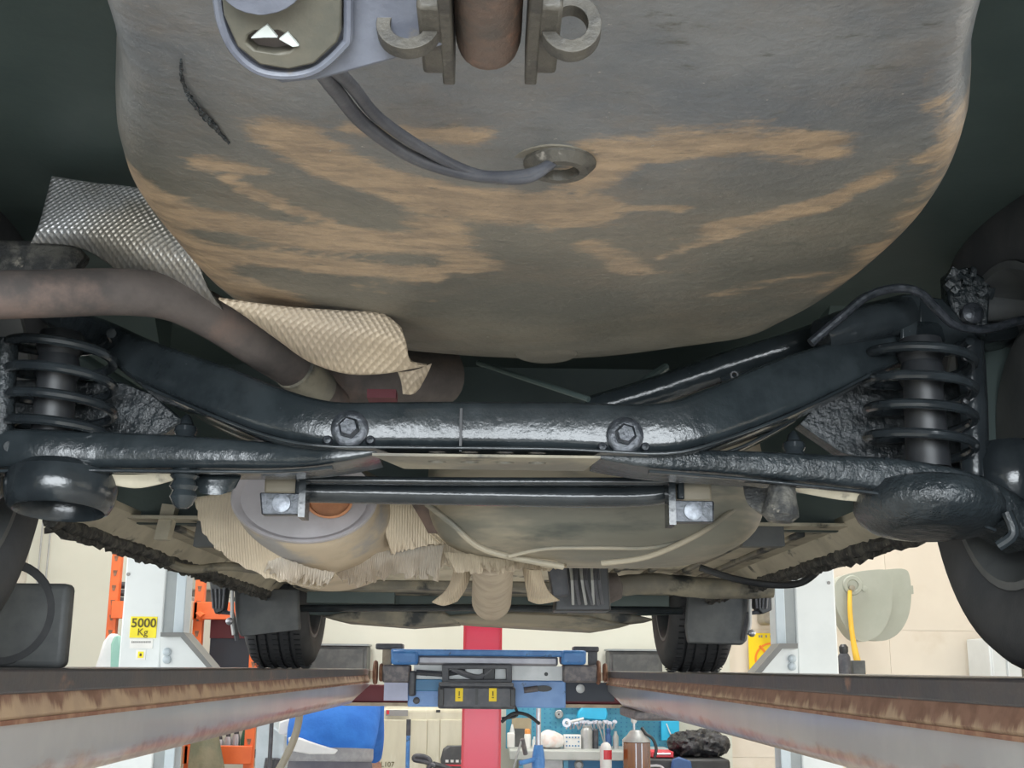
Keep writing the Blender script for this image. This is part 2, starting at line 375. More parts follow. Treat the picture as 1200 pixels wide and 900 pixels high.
def runway_mat(name, kind, brown=0):
    k = N(name)
    sx = k.n('ShaderNodeSeparateXYZ'); k.l(k.co, sx.inputs[0]); z = sx.outputs[2]
    if kind == 'lip':
        # brown rust runs down from the top edge into tan dusty paint
        run = k.math('ADD', k.math('MULTIPLY', z, 42.0), k.math('MULTIPLY', k.math('SUBTRACT', k.noise(9, 7, .7, stretch=(1, 1.3, .18)), .5), 4.2))
        col = k.mix(k.ramp(k.noise(14, 6), .35, .65), (.44, .31, .2), (.36, .25, .17))
        col = k.mix(k.ramp(k.math('ADD', run, brown*2.0), -.1, .5), col, k.mix(k.ramp(k.noise(20, 5), .4, .6), (.16, .08, .052), (.23, .125, .085)))
        k.b.inputs['Roughness'].default_value = .55
    else:
        col = k.mix(k.ramp(k.noise(4, 5), .4, .65), (.29, .29, .3), (.35, .345, .345))
        f = k.ramp(k.math('ADD', k.math('MULTIPLY', z, -17.0), k.math('MULTIPLY', k.noise(7, 7, .65, stretch=(1, .6, 2.0)), 1.5)),   .82, 1.12)
        col = k.mix(f, col, k.mix(k.ramp(k.noise(30, 5), .4, .6), (.2, .11, .075), (.33, .22, .15)))
        k.b.inputs['Roughness'].default_value = .28; k.b.inputs['Coat Weight'].default_value = .6; k.b.inputs['Coat Roughness'].default_value = .18
    k.color(col); k.bump(k.noise(50, 4), .08, .001); return k.m
MT['lip'] = runway_mat('rusty_runway_lip', 'lip', .0); MT['lip_brown'] = runway_mat('brown_runway_lip', 'lip', .25); MT['channel'] = runway_mat('grey_runway_channel', 'channel')
MT['strip'] = mat('dark_runway_edge', (.035, .036, .042), (.06, .05, .048), 12, 0.4, bump=0.3, bscale=70, c=(.22, .12, .08), cscale=14, cp=(.6, .72), stretch=(1, .6, 1))

# ---------------------------------------------------------------- the workshop
struct(MB().box((0.2, 2, FZ-.06), (8, 14.2, .12)).build('floor', MT['floor']))
struct(MB().box((0.2, -14, FZ-.1), (40, 18, .12)).build('ground', MT['floor']))
struct(MB().box((0.2, 3, 3.36), (8, 12.6, .12)).build('ceiling', MT['ceil']))
wf = struct(MB().box((-.9, 9.12, .9), (5.3, .16, 4.9)).build('wall_front', MT['wall']))
wf2 = struct(MB().box((2.72, 9.14, .9), (1.96, .12, 4.9)).build('wall_front.001', MT['wall_warm']))
# large rendered panels of the right end of the front wall, shallow joints between them
for (x0, x1) in ((1.745, 2.42), (2.422, 2.93), (2.932, 3.64)):
    for (z0, z1) in ((-1.5, -.6), (-.598, .3), (.302, 1.9), (1.902, 3.2)):
        MB().box(((x0+x1)/2, 9.077, (z0+z1)/2), (x1-x0, .008, z1-z0)).build('wall_panel', MT['wall_warm'], wf2)
struct(MB().box((-3.43, 3, .9), (.16, 12.2, 4.9)).build('wall_left', MT['wall_white']))
struct(MB().box((3.78, 3, .9), (.16, 12.2, 4.9)).build('wall_right', MT['wall_warm']))
wb = MB(); wb.box((-3.0, -3.0, .9), (.8, .16, 4.9)); wb.box((3.3, -3.0, .9), (.8, .16, 4.9)); wb.box((.15, -3.0, 2.8), (5.5, .16, 1.1))
struct(wb.build('wall_back', MT['wall']))
# steel conduit and white pipe risers on the wall corners
t = empty('wall_conduit', (-3.28, 8.95, FZ), 'pair of thin grey conduits running up the pale wall at far left', 'conduit')
for dx in (0, .06):
    MB().tube([(-3.25+dx, 8.98, FZ), (-3.25+dx, 8.98, 3.2)], .007, 8).build('conduit_pipe', MT['alu'], t)
t = empty('wall_locker', (3.45, 8.7, FZ), 'narrow white corner locker beyond the right rear tyre', 'locker')
MB().box((3.57, 8.78, -.63), (.22, .4, 1.74)).build('body', MT['white'], t, bevel=.01)
for dx in (-.052, .052): MB().box((3.57+dx, 8.575, -.63), (.09, .02, 1.6)).build('door', MT['white'], t, bevel=.005)

# ---------------------------------------------------------------- four-post lift
lift = empty('four_post_lift', (0, 3.2, FZ), 'grey four post car lift carrying the car on two rusty runways', 'car lift')
ZT = -.005
for sgn in (-1, 1):
    xi = sgn*.5
    def yz(prof, y): return [Vector((xi+sgn*a, y, b)) for a, b in prof]
    # deck
    rw = MB().box((sgn*.79, 2.85, ZT-.012), (.56, 5.3, .024)).build('runway_deck', MT['strip'], lift)
    def ext(prof, y0, y1, ny=1, y1b=None):
        m = MB(); n = len(prof)
        vs = []
        for i in range(ny+1):
            y = y0+(y1-y0)*i/ny
            vs += yz(prof, y)
        fs = [(i*n+k, i*n+(k+1) % n, (i+1)*n+(k+1) % n, (i+1)*n+k) for i in range(ny) for k in range(n)]
        fs += [tuple(range(n))[::-1], tuple(range(ny*n, ny*n+n))]
        return m.add(vs, fs)
    ext([(0, ZT), (.018, ZT), (.018, ZT-.026), (0, ZT-.026)], .2, 5.3).build('edge_strip', MT['strip'], rw, bevel=.003)
    ext([(.004, ZT-.026), (.02, ZT-.026), (.02, ZT-.052), (0.0, ZT-.052), (-.002, ZT-.048)], .2, 5.38).build('side_lip', MT['lip' if sgn < 0 else 'lip_brown'], rw)
    ext([(-.004, ZT-.052), (.02, ZT-.052), (.02, ZT-.057), (-.004, ZT-.057)], .2, 5.3).build('fold_line', MT['rust'], rw)
    # grey channel: straight to y=3.5 then its belly tapers up to the front end
    vs = []; fs = []; ny = 24
    prof0 = [(.003, -.057), (.003, -.1), (.007, -.116), (.016, -.127), (.03, -.131), (.55, -.131), (.55, -.057)]
    ys = [.2, 4.8] + [4.8+.75*i/6 for i in range(1, 7)]
    for y in ys:
        t = max(0, (y-4.8)/.75); zmin = -.131*(1-t)+-.064*t
        for a, b in prof0:
            bb = -.057 + (b+.057)*((zmin+.057)/(-.131+.057)) if b < -.057 else b
            vs.append(Vector((xi+sgn*a, y, bb+ZT)))
    n = len(prof0)
    for i in range(len(ys)-1):
        for k in range(n): fs.append((i*n+k, i*n+(k+1) % n, (i+1)*n+(k+1) % n, (i+1)*n+k))
    fs += [tuple(range(n))[::-1], tuple(range((len(ys)-1)*n, len(ys)*n))]
    MB().add(vs, fs).build('runway_channel', MT['channel'], rw, label='glossy grey channel under the rusty lip')
    if sgn > 0:
        MB().box((.6, 4.7, -.155), (.16, .5, .036)).build('end_bracket', MT['grease'], rw, bevel=.01)
    MB().box((sgn*.56, 5.5, -.03), (.13, .3, .035)).build('end_plate', MT['pipe_tan'], rw)
# front cross beam
cb = MB().box((-.02, 5.68, -.112), (3.0, .14, .075)).build('cross_beam', MT['maroon'], lift, bevel=.006)
MB().box((-.02, 5.62, -.157), (2.9, .1, .014)).build('beam_flange', MT['pipe_tan'], cb)
for side in (-1, 1):
    if side < 0: x0, x1 = 138.5, 187.5
    else: x0, x1 = 935, 983
    a = at(x0, 778, 5.6).x; b = at(x1, 778, 5.6).x; xm = (a+b)/2
    post = MB().box((xm, 5.68, .1), (b-a, .16, 3.2)).build('post', MT['white'], lift, bevel=.008)
    ex = b if side < 0 else a
    MB().box((ex-side*.025, 5.66, .1), (.05, .1, 3.2)).build('post_groove', MT['grey_steel'], post)
    MB().box((ex-side*.07, 5.66, .1), (.045, .12, 3.2)).build('post_rail', MT['blue_grey'], post, bevel=.004)
    # gusset carriage with a grey folded rim
    if side < 0: pl = [(188, 745), (212, 745), (243, 782), (236, 830), (188, 830)]; rim = [(188, 741), (215, 741), (250, 783), (243, 783), (211, 746), (188, 746)]; bx = 196
    else: pl = [(935, 759), (917, 759), (889, 793), (894, 840), (935, 840)]; rim = [(935, 754), (914, 754), (880, 793), (888, 793), (917, 760), (935, 760)]; bx = 928
    MB().pslab(pl, 5.5, .1).build('carriage_plate', MT['white'], post, label='white triangular carriage plate')
    MB().pslab(rim, 5.45, .16).build('carriage_rim', MT['grey_dark'], post)
    for q in range(2):
        MB().lathe([(.018, 0), (.018, .012), (.012, .016)], at(bx, 764+q*9+(8 if side > 0 else 0), 5.5), (0, -1, 0), 12).build('bolt', MT['blue_grey'], post)
    MB().lathe([(.008, 0), (.008, .004)], at(x0+12 if side < 0 else x1-12, 678+5*side, 5.6), (0, -1, 0), 10).build('screw', MT['ink_grey'], post)
    if side < 0:
        MB().pbox(152.5, 722.5, 183.5, 747.5, 5.596, .004).build('load_sticker', MT['yellow'], post, label='yellow sticker reading 5000 Kg')
        text('load_text', '5000', at(168.5, 730.5, 5.594), .056, MT['ink'], post, bold=.001)
        text('load_text', 'Kg', at(167, 741, 5.594), .044, MT['ink'], post)
        MB().pbox(152, 749, 179, 760, 5.597, .003).build('maker_sticker', MT['paper'], post)
        for i in range(11): MB().pbox(154+i*2.1, 751.4, 155.4+i*2.1, 753.4, 5.595, .002).build('print_mark', MT['ink_grey'], post)
        MB().pbox(159, 761.5, 170.5, 773.5, 5.597, .003).build('warning_sticker', MT['paper'], post)
        MB().pbox(161.5, 763.5, 168, 771, 5.595, .002).build('warning_square', MT['yellow'], post)
        MB().pbox(163.4, 765.6, 166, 769, 5.5945, .001).build('print_mark', MT['ink'], post)

# wheel chock on the left runway
ck = empty('wheel_chock', (-.75, 2.0, ZT), 'black block with worn round mark standing before left rear tyre', 'wheel chock')
blk = MB(); xr = at(77, 730, 1.95).x; zt = at(40, 683, 1.95).z
blk.box((xr-.12, 1.97, (zt+ZT)/2), (.24, .036, zt-ZT)).build('block', MT['liner'], ck, bevel=.01, bseg=3)
MB().lathe([(.082, 0), (.08, .0015), (.07, .0015), (.068, 0)], (xr-.1, 1.953, zt-.045), (0, -1, 0), 40, cap=False).build('round_mark', MT['rubber'], ck)

# ---------------------------------------------------------------- the car
car = empty('car', (0, 2.9, ZT), 'car seen from below with freshly black undersealed rear suspension', 'car')
# hidden upper bodywork (out of frame, carries the underbody and shades it)
prof = [(.22, .62), (.22, 1.0), (.55, 1.45), (2.9, 1.5), (3.7, 1.02), (4.85, .92), (5.0, .62)]
MB().slab([(-.84, y, z) for y, z in prof], (1.68, 0, 0)).build('upper_body', MT['body'], car, bevel=.05)
for s in (-1, 1):
    def arch(yc): return [(yc+.37*math.cos(math.radians(a)), .3+.37*math.sin(math.radians(a))) for a in range(180, -1, -20)]
    poly = [(.22, .66), (.22, .34)] + arch(1.5) + arch(4.25) + [(5.0, .36), (5.0, .66)]
    poly = [(y, max(z, .24)) for y, z in poly]
    MB().slab([(s*.86, y, z) for y, z in poly], (-s*.02, 0, 0)).build('side_panel', MT['body'], car)
MB().box((0, .19, .62), (1.66, .08, .36)).build('rear_bumper', MT['body'], car, bevel=.03)

# spare wheel well
def well():
    px = [(131, 100), (134, 200), (172, 274), (252, 358), (360, 408), (480, 424), (640, 434), (850, 414), (930, 388), (1010, 344), (1088, 272), (1136, 190), (1145, 100)]
    P = [at_z(x, y, .362) for x, y in px]
    P = [Vector((p.x, p.y, 0)) for p in P]
    P = [Vector((-.19, .46, 0)), Vector((-.222, .58, 0))] + P + [Vector((.272, .58, 0)), Vector((.24, .46, 0)), Vector((.13, .37, 0)), Vector((.02, .345, 0)), Vector((-.1, .37, 0))]
    P.append(P[0].copy())
    out, _ = spline(P, [0]*len(P), 10); out = out[:-1]
    n = len(out); cen = Vector((.035, .92, 0))
    rings = []
    prof = [(i/22*.86, .352+.012*(i/22)**2) for i in range(23)] + [(.9, .3655), (.935, .369), (.962, .375), (.982, .384), (.994, .396), (1.0, .412), (1.005, .44), (1.01, .5), (1.015, .56)]
    me = bpy.data.meshes.new('spare_wheel_well'); vs = []; fs = []
    for s, z in prof[1:]:
        for p in out:
            q = cen + (p-cen)*s
            zz = z + .0022*math.sin(q.x*21+1)*math.cos(q.y*17) - .004*math.exp(-((q.x-.06)**2+(q.y-1.35)**2)/.006)
            vs.append((q.x, q.y, zz))
    vs.append((cen.x, cen.y, .352))
    nr = len(prof)-1
    for i in range(nr-1):
        for k in range(n): fs.append((i*n+k, i*n+(k+1) % n, (i+1)*n+(k+1) % n, (i+1)*n+k))
    for k in range(n): fs.append((len(vs)-1, (k+1) % n, k))
    o = MB().add(vs, fs).build('spare_wheel_well', MT['well'], car, label='dirty tan streaked rounded spare wheel well')
    o.data.update()
    # dirt masks fixed to the metal: R tan dust, G grey coat with painted sky sheen, B black sealant
    def W(pts): return [at_z(x, y, .36).to_2d() for x, y in pts]
    S = [([(335, 150), (400, 190), (520, 222), (690, 234)], 26, 1), ([(420, 140), (560, 150)], 14, .7), ([(230, 190), (300, 196)], 12, .8),
         ([(150, 228), (230, 258), (330, 272), (500, 277)], 20, 1), ([(200, 300), (330, 302), (500, 310)], 15, 1), ([(260, 205), (330, 238), (420, 268)], 7, .9),
         ([(715, 165), (860, 150), (960, 168)], 24, .85), ([(690, 195), (730, 165)], 22, .9), ([(720, 232), (800, 236)], 9, .7),
         ([(840, 262), (950, 240), (1035, 208)], 13, 1), ([(770, 292), (900, 258)], 7, .8), ([(175, 262), (225, 330), (320, 355)], 26, .9),
         ([(520, 258), (545, 300)], 22, .75), ([(690, 275), (745, 305)], 15, .8), ([(1130, 160), (1065, 272), (985, 342)], 18, .6),
         ([(850, 338), (970, 325)], 16, .6), ([(420, 330), (500, 345)], 10, .4), ([(1080, 100), (1110, 160)], 14, .45)]
    SS = [(W(p), w_, a) for p, w_, a in S]
    seal = W([(214, 90), (222, 115), (240, 135), (268, 168)])
    def dseg(q, pts):
        d = 9
        for a, b in zip(pts, pts[1:]):
            t = max(0, min(1, (q-a).dot(b-a)/max((b-a).length_squared, 1e-9))); d = min(d, (q-(a+(b-a)*t)).length)
        return d
    ca = o.data.color_attributes.new('dirt', 'FLOAT_COLOR', 'POINT'); off = WL[o.name]
    for i, v in enumerate(o.data.vertices):
        q = (v.co+off).to_2d(); r = 0
        for pts, w_, a in SS:
            d = dseg(q, pts); wm = w_*.00078*max(.7, q.y/.95)
            r = max(r, a*max(0, 1-(d/(wm*2.4))**1.5)) if d < wm*2.4 else r
        g = max(0, min(1, (.92-q.y-.25*abs(q.x-.1))/.22+.25))
        b = 0
        ca.data[i].color = (r, g, b, 1)
    md = o.modifiers.new('s', 'SOLIDIFY'); md.thickness = .0015; md.offset = 1
    return o
wl = well()
sp_ = [at_z(x, y, .3585) for x, y in ((212, 70), (213, 90), (219, 108), (231, 126), (243, 140), (254, 152), (268, 168))]
MB().tube(sp_, [.0008, .0012, .0015, .0017, .0022, .0018, .001], 8, smooth=8, jit=.55).build('sealant_crack', MT['black_lumpy'], wl)
def lens(name, px, py, z, rx, ry, h, mt, par):
    p = at_z(px, py, z); m = MB(); pr = [(1, 0), (.95, .6), (.7, .95), (.3, 1)]; vs = []; fs = []; n = 24
    for s, t in pr:
        for k in range(n): vs.append((p.x+rx*s*math.cos(2*pi*k/n), p.y+ry*s*math.sin(2*pi*k/n), z-h*t))
    for i in range(3):
        for k in range(n): fs.append((i*n+k, i*n+(k+1) % n, (i+1)*n+(k+1) % n, (i+1)*n+k))
    fs.append(tuple(range(3*n, 4*n))); return MB().add(vs, fs).build(name, mt, par)
lens('drain_plug', 640, 411, .362, .038, .05, .006, MT['well'], wl)
gp = at_z(656, 184, .356)
MB().lathe([(.026, .004), (.026, -.006), (.02, -.012), (.014, -.012), (.012, -.004)], gp, (0, 0, 1), 28, cap=False).build('cable_grommet', MT['tow_dirty'], wl)
MB().lathe([(.034, 0), (.03, -.004), (.024, -.004)], gp+Vector((-.004, .002, 0)), (0, 0, 1), 28, cap=False).build('grommet_seat', MT['well'], wl)
# the cables
g2 = gp+Vector((0, 0, -.004))
def cable(offx, offz, r, name='trailer_cable'):
    pts = [at(372+offx, 78, .56), at(395+offx, 108, .6)+Vector((0, 0, offz)), at(430+offx, 148, .655)+Vector((0, 0, offz)), at(490+offx, 187, .72)+Vector((0, 0, offz)), at(560, 206+offx*.3, .765)+Vector((0, 0, offz)), at(615, 205+offx*.3, .79), at(645, 192, .80), at(655, 182, .83)+Vector((0, 0, .006))]
    return MB().tube(pts, r, 12, smooth=8).build(name, MT['gun'], car)
cable(0, 0, .0042); cable(16, .004, .0036)

# dark rear floor and rails above
rf = MB().box((0, 1.28, .585), (1.66, 2.1, .03)).build('rear_floor', MT['black_matte'], car)
MB().box((0, 2.33, .42), (1.5, .04, .32)).build('seat_step', MT['black_matte'], car, bevel=.01)
for s in (-1, 1):
    MB().slab([(s*.86, y, z) for y, z in ((1.0, .66), (1.0, .45), (1.2, .63), (1.5, .68), (1.8, .63), (2.0, .45), (2.0, .66))], (-s*.32, 0, 0)).build('wheel_arch', MT['black_matte'], car)

# tow bar
tb = empty('tow_bar', at(575, 20, .5), '', 'x'); del tb['label']; del tb['category']; tb.parent = car; tb.location = WL['tow_bar']-WL['car']
rec = at(572, 40, .5)
zt_ = at(575, 78, .53).z
MB().lathe([(.0, .004), (.010, .002), (.0145, -.004), (.0155, -.012), (.0155, -.24)], (rec.x, .533, zt_+.012), (0, 1, 0), 24).build('receiver_tube', MT['rust_tube'], tb, label='rusty round receiver tube')
for px in (526, 622):
    a = at(px, 90, .535)
    MB().box((a.x, .42, a.z+.009), (.0058, .24, .022)).build('side_plate', MT['tow_dirty'], tb, bevel=.001)
def ringlink(px, py, rx, ry, Y, name):
    c = at(px, py, Y); u = RT; v = (UP*.94+FW*.34).normalized(); k = m_px(Y)
    outer = [c+u*(x*k)+v*(y*k) for x, y in ell(0, 0, rx, ry, 28)]; inner = [c+u*(x*k)+v*(y*k) for x, y in ell(0, 0, rx*.56, ry*.58, 28)]
    nn = u.cross(v)
    return MB().slab(outer, nn*-.008, [inner[::-1]]).build(name, MT['tow_dirty'], tb, bevel=.0022, bseg=3)
ringlink(478, 27, 40, 38, .49, 'safety_chain_eye'); ringlink(669, 26, 39, 44, .49, 'safety_chain_eye')
for px in (508, 640):
    c = at(px, 34, .5); MB().box((c.x, .5, c.z), (.012, .06, .014)).build('eye_web', MT['tow_dirty'], tb, bevel=.002)
# socket bracket plate and the trailer socket
nrm = Vector((0, -.62, -.78)).normalized(); p0 = at(390, 50, .5)
def onpl(px, py, d=0):
    r = at(px, py, 1.0); return r*((p0+nrm*d).dot(nrm)/r.dot(nrm))
plate = [(240, -40), (255, 30), (280, 74), (330, 98), (378, 93), (440, 76), (520, 53), (524, -40)]
MB().slab([onpl(*q) for q in plate], -nrm*.005).build('socket_bracket', MT['plate'], tb, bevel=.0012, label='pale painted bracket plate')
cup = [(252, -40), (258, 20), (274, 58), (302, 82), (338, 88), (372, 80), (402, 54), (408, 38), (408, -40)]
lip = [onpl(*q, .004) for q in cup]
MB().tube(lip, .0022, 8, smooth=5).build('socket_rim', MT['plate'], tb)
body_ = [(256, -40), (262, 18), (278, 55), (304, 76), (338, 82), (368, 75), (395, 50), (400, 36), (400, -40)]
slot = [(288, 50), (291, 42), (300, 36), (325, 36), (345, 46), (349, 52), (340, 60), (320, 63), (300, 60)]
MB().slab([onpl(*q, .008) for q in body_], -nrm*.014, [[onpl(*q, .008) for q in slot[::-1]]]).build('trailer_socket', MT['socket'], tb, bevel=.001)
MB().slab([onpl(*q, .001) for q in ell(318, 50, 34, 17, 18)], -nrm*.004).build('socket_slot_floor', MT['pipe'], tb)
MB().slab([onpl(*q, .0095) for q in ((294, 45), (305, 35), (313, 29), (325, 44), (310, 44))], -nrm*.002).build('torn_edge', MT['bench'], tb)
MB().slab([onpl(*q, .0095) for q in ((327, 46), (337, 38), (350, 54), (343, 55))], -nrm*.002).build('torn_edge', MT['bench'], tb)
MB().slab([onpl(*q, .016) for q in ell(306, -24, 52, 42, 26)], -nrm*.008).build('socket_cap', MT['plate'], tb, bevel=.003, bseg=3)

# heat shields behind the tail pipe and under the well
def sheet(name, rows, mt, thick, lab=None, k=6, par=car):
    rr_ = []
    for r in rows:
        p, _ = spline([at(*q) for q in r], [0]*len(r), k); rr_.append(p)
    cols = list(zip(*rr_)); cc = []
    for c in cols:
        p, _ = spline([v.copy() for v in c], [0]*len(c), k); cc.append(p)
    return MB().grid(cc, thick).build(name, mt, par, label=lab, angle=80)
sheet('heat_shield', [[(60, 208, 1.34), (110, 216, 1.33), (160, 222, 1.31), (215, 240, 1.3)],
                      [(52, 240, 1.33), (105, 245, 1.31), (165, 262, 1.29), (230, 300, 1.29)],
                      [(44, 268, 1.32), (98, 275, 1.31), (165, 300, 1.3), (245, 340, 1.32)],
                      [(36, 285, 1.33), (98, 292, 1.34), (160, 330, 1.35), (270, 375, 1.38)]], MT['foil'], (0, .003, .003), 'dimpled bright aluminium heat shield')
sheet('heat_shield', [[(256, 351, 1.165), (330, 361, 1.18), (400, 366, 1.2), (446, 369, 1.22), (470, 386, 1.24)],
                      [(280, 366, 1.18), (335, 380, 1.19), (400, 389, 1.205), (446, 394, 1.225), (476, 405, 1.25)],
                      [(305, 384, 1.22), (345, 404, 1.225), (400, 414, 1.24), (446, 415, 1.255), (481, 424, 1.28)],
                      [(330, 402, 1.27), (362, 424, 1.275), (405, 438, 1.285), (450, 438, 1.29), (500, 429, 1.31)]], MT['foil_dirty'], (0, .003, .003), 'dusty dimpled heat shield')
sheet('shield_tab', [[(466, 436, 1.31), (485, 434, 1.31), (506, 426, 1.31)], [(470, 447, 1.33), (486, 446, 1.33), (502, 436, 1.33)], [(472, 462, 1.36), (484, 462, 1.36), (492, 455, 1.36)]], MT['foil_dirty'], (0, .003, .001))
MB().tube([at(355, 448, 1.62), at(470, 440, 1.66), at(520, 440, 1.72)], .042, 20).build('exhaust_chamber', MT['pipe'], car)
MB().pbox(430, 456, 464, 466, 1.56, .03).build('red_tag', MT['maroon'], car)
# tail pipe
MB().tube([at(-160, 345, 1.22), at(-40, 346, 1.25), at(60, 344, 1.28), at(140, 342, 1.31), at(200, 349, 1.34), at(250, 372, 1.38), at(306, 408, 1.44), at(352, 438, 1.5), at(390, 476, 1.57)],
          [.0262]*5+[.026, .026, .0255, .025], 24, smooth=8).build('tail_pipe', MT['pipe'], car, label='brown sooty exhaust tail pipe')

MB().tube([at(345, 432, 1.485), at(372, 458, 1.535)], .0275, 24).build('pipe_sleeve', MT['pan_dark'], car)
# ---- rear subframe
path = [(60, 372, 1.66, 10), (120, 396, 1.58, 18), (180, 430, 1.52, 25), (260, 462, 1.46, 29), (330, 489, 1.43, 28), (390, 502, 1.42, 26), (460, 503, 1.42, 26.5), (540, 503, 1.42, 27), (650, 504, 1.42, 28), (770, 507, 1.42, 29), (840, 488, 1.43, 31), (920, 455, 1.46, 32), (1000, 424, 1.5, 26), (1060, 404, 1.54, 21), (1120, 398, 1.57, 15), (1180, 396, 1.6, 9)]
def hsec(hp, Y, d): 
    h = 2*hp*m_px(Y); return rr(d, h, min(.011, h*.3), 3)
sf = MB().sweep([at(x, y, Y) for x, y, Y, h in path], [hsec(h, Y, .075) for x, y, Y, h in path], smooth=5).build('rear_subframe', MT['black_wet'], car, label='black undersealed rear axle crossmember')
fl = [(178, 460, 1.5), (260, 496, 1.44), (330, 521, 1.42), (390, 530, 1.41), (460, 531, 1.41), (650, 533, 1.41), (775, 538, 1.41), (845, 521, 1.42), (925, 490, 1.45), (1010, 447, 1.5)]
MB().sweep([at(*q) for q in fl], [rr(.082, .004, .0015, 2)]*len(fl), smooth=5).build('subframe_flange', MT['black_gloss'], sf)
for f in ([(185, 457, 1.56), (262, 503, 1.52), (330, 528, 1.5)], [(925, 497, 1.52), (860, 530, 1.5), (800, 545, 1.5)], [(1010, 440, 1.56), (940, 482, 1.53), (900, 505, 1.52)]):
    MB().sweep([at(*q) for q in f], [rr(.06, .004, .0015, 2)]*3, smooth=5).build('lower_flange', MT['black_gloss'], sf)
MB().box(at(540, 504, 1.379), (.003, .006, .05)).build('weld_seam', MT['black'], sf)
for (x, y) in ((410, 503), (732, 511)):
    c = at(x, y, 1.383)
    b = MB().lathe([(.0215, 0), (.0215, .004), (.018, .006), (.013, .006)], c, (0, -1, 0), 28).build('flange_bolt', MT['bolt'], sf)
    MB().lathe([(.0125, 0), (.0125, .012), (.009, .015)], c+Vector((0, -.005, 0)), (0, -1, 0), 6).build('hex_head', MT['bolt'], sf, bevel=.001) if False else MB().lathe([(.0125, .004), (.0125, .015), (.0095, .018), (.0, .018)], c, (0, -1, 0), 6, cap=False).build('hex_head', MT['bolt'], sf)
    for dx in (-26, 24):
        MB().lathe([(.006, 0), (.004, .004), (.0, .005)], at(x+dx, y+13, 1.383), (0, -1, 0), 12, cap=False).build('weld_blob', MT['bolt'], sf)
for (x, y, r) in ((828, 487, .004), (980, 434, .004), (860, 440, .005)):
    MB().lathe([(r, 0), (r, .003), (r*.6, .003), (r*.6, -.004)], at(x, y, 1.40+.0002*(x-700)), (0, -1, 0), 12, cap=False).build('drain_hole', MT['black'], sf)
# upper rail of the crossmember and the strut bars in the dark gap
MB().tube([at(690, 482, 1.62), at(770, 458, 1.6), at(850, 430, 1.58), at(940, 402, 1.57), at(1010, 375, 1.6)], .02, 12, smooth=5).build('upper_rail', MT['black_wet'], sf)
MB().tube([at(560, 425, 1.72), at(690, 468, 1.6)], .004, 8).build('brake_line', MT['black_matte'], car)
MB().tube([at(780, 430, 1.7), at(715, 475, 1.6)], .006, 8).build('brake_line', MT['black_matte'], car)
MB().tube([at(845, 445, 1.5), at(870, 440, 1.5), at(905, 426, 1.5)], .004, 8).build('clip_rod', MT['black_gloss'], car)
# perforated tan flange under the crossmember
zq = at(560, 532, 1.366).z-.003; xa = at(436, 532, 1.366).x; xb = at(704, 532, 1.366).x
MB().slab([(xa, 1.368, zq), (xb, 1.368, zq), (xb-.012, 1.46, zq), (xa+.03, 1.46, zq)], (0, 0, .003), [[(hx+.011*math.cos(-a_*pi/6), 1.405+.009*math.sin(-a_*pi/6), zq) for a_ in range(12)] for hx in (at(512, 538, 1.4).x, at(550, 538, 1.4).x, at(592, 538, 1.4).x, at(630, 538, 1.4).x)]).build('perforated_flange', MT['pan_dark'], sf, label='tan dusty flange with oval holes')
sheet('flange_wing', [[(700, 538, 1.43), (760, 533, 1.43), (840, 538, 1.43)], [(715, 550, 1.44), (770, 556, 1.44), (850, 556, 1.44)]], MT['black_wet'], (0, .02, .004))
sheet('flange_wing', [[(300, 532, 1.43), (390, 530, 1.43), (440, 531, 1.43)], [(310, 552, 1.44), (390, 548, 1.44), (432, 538, 1.44)]], MT['black_wet'], (0, .02, .004))

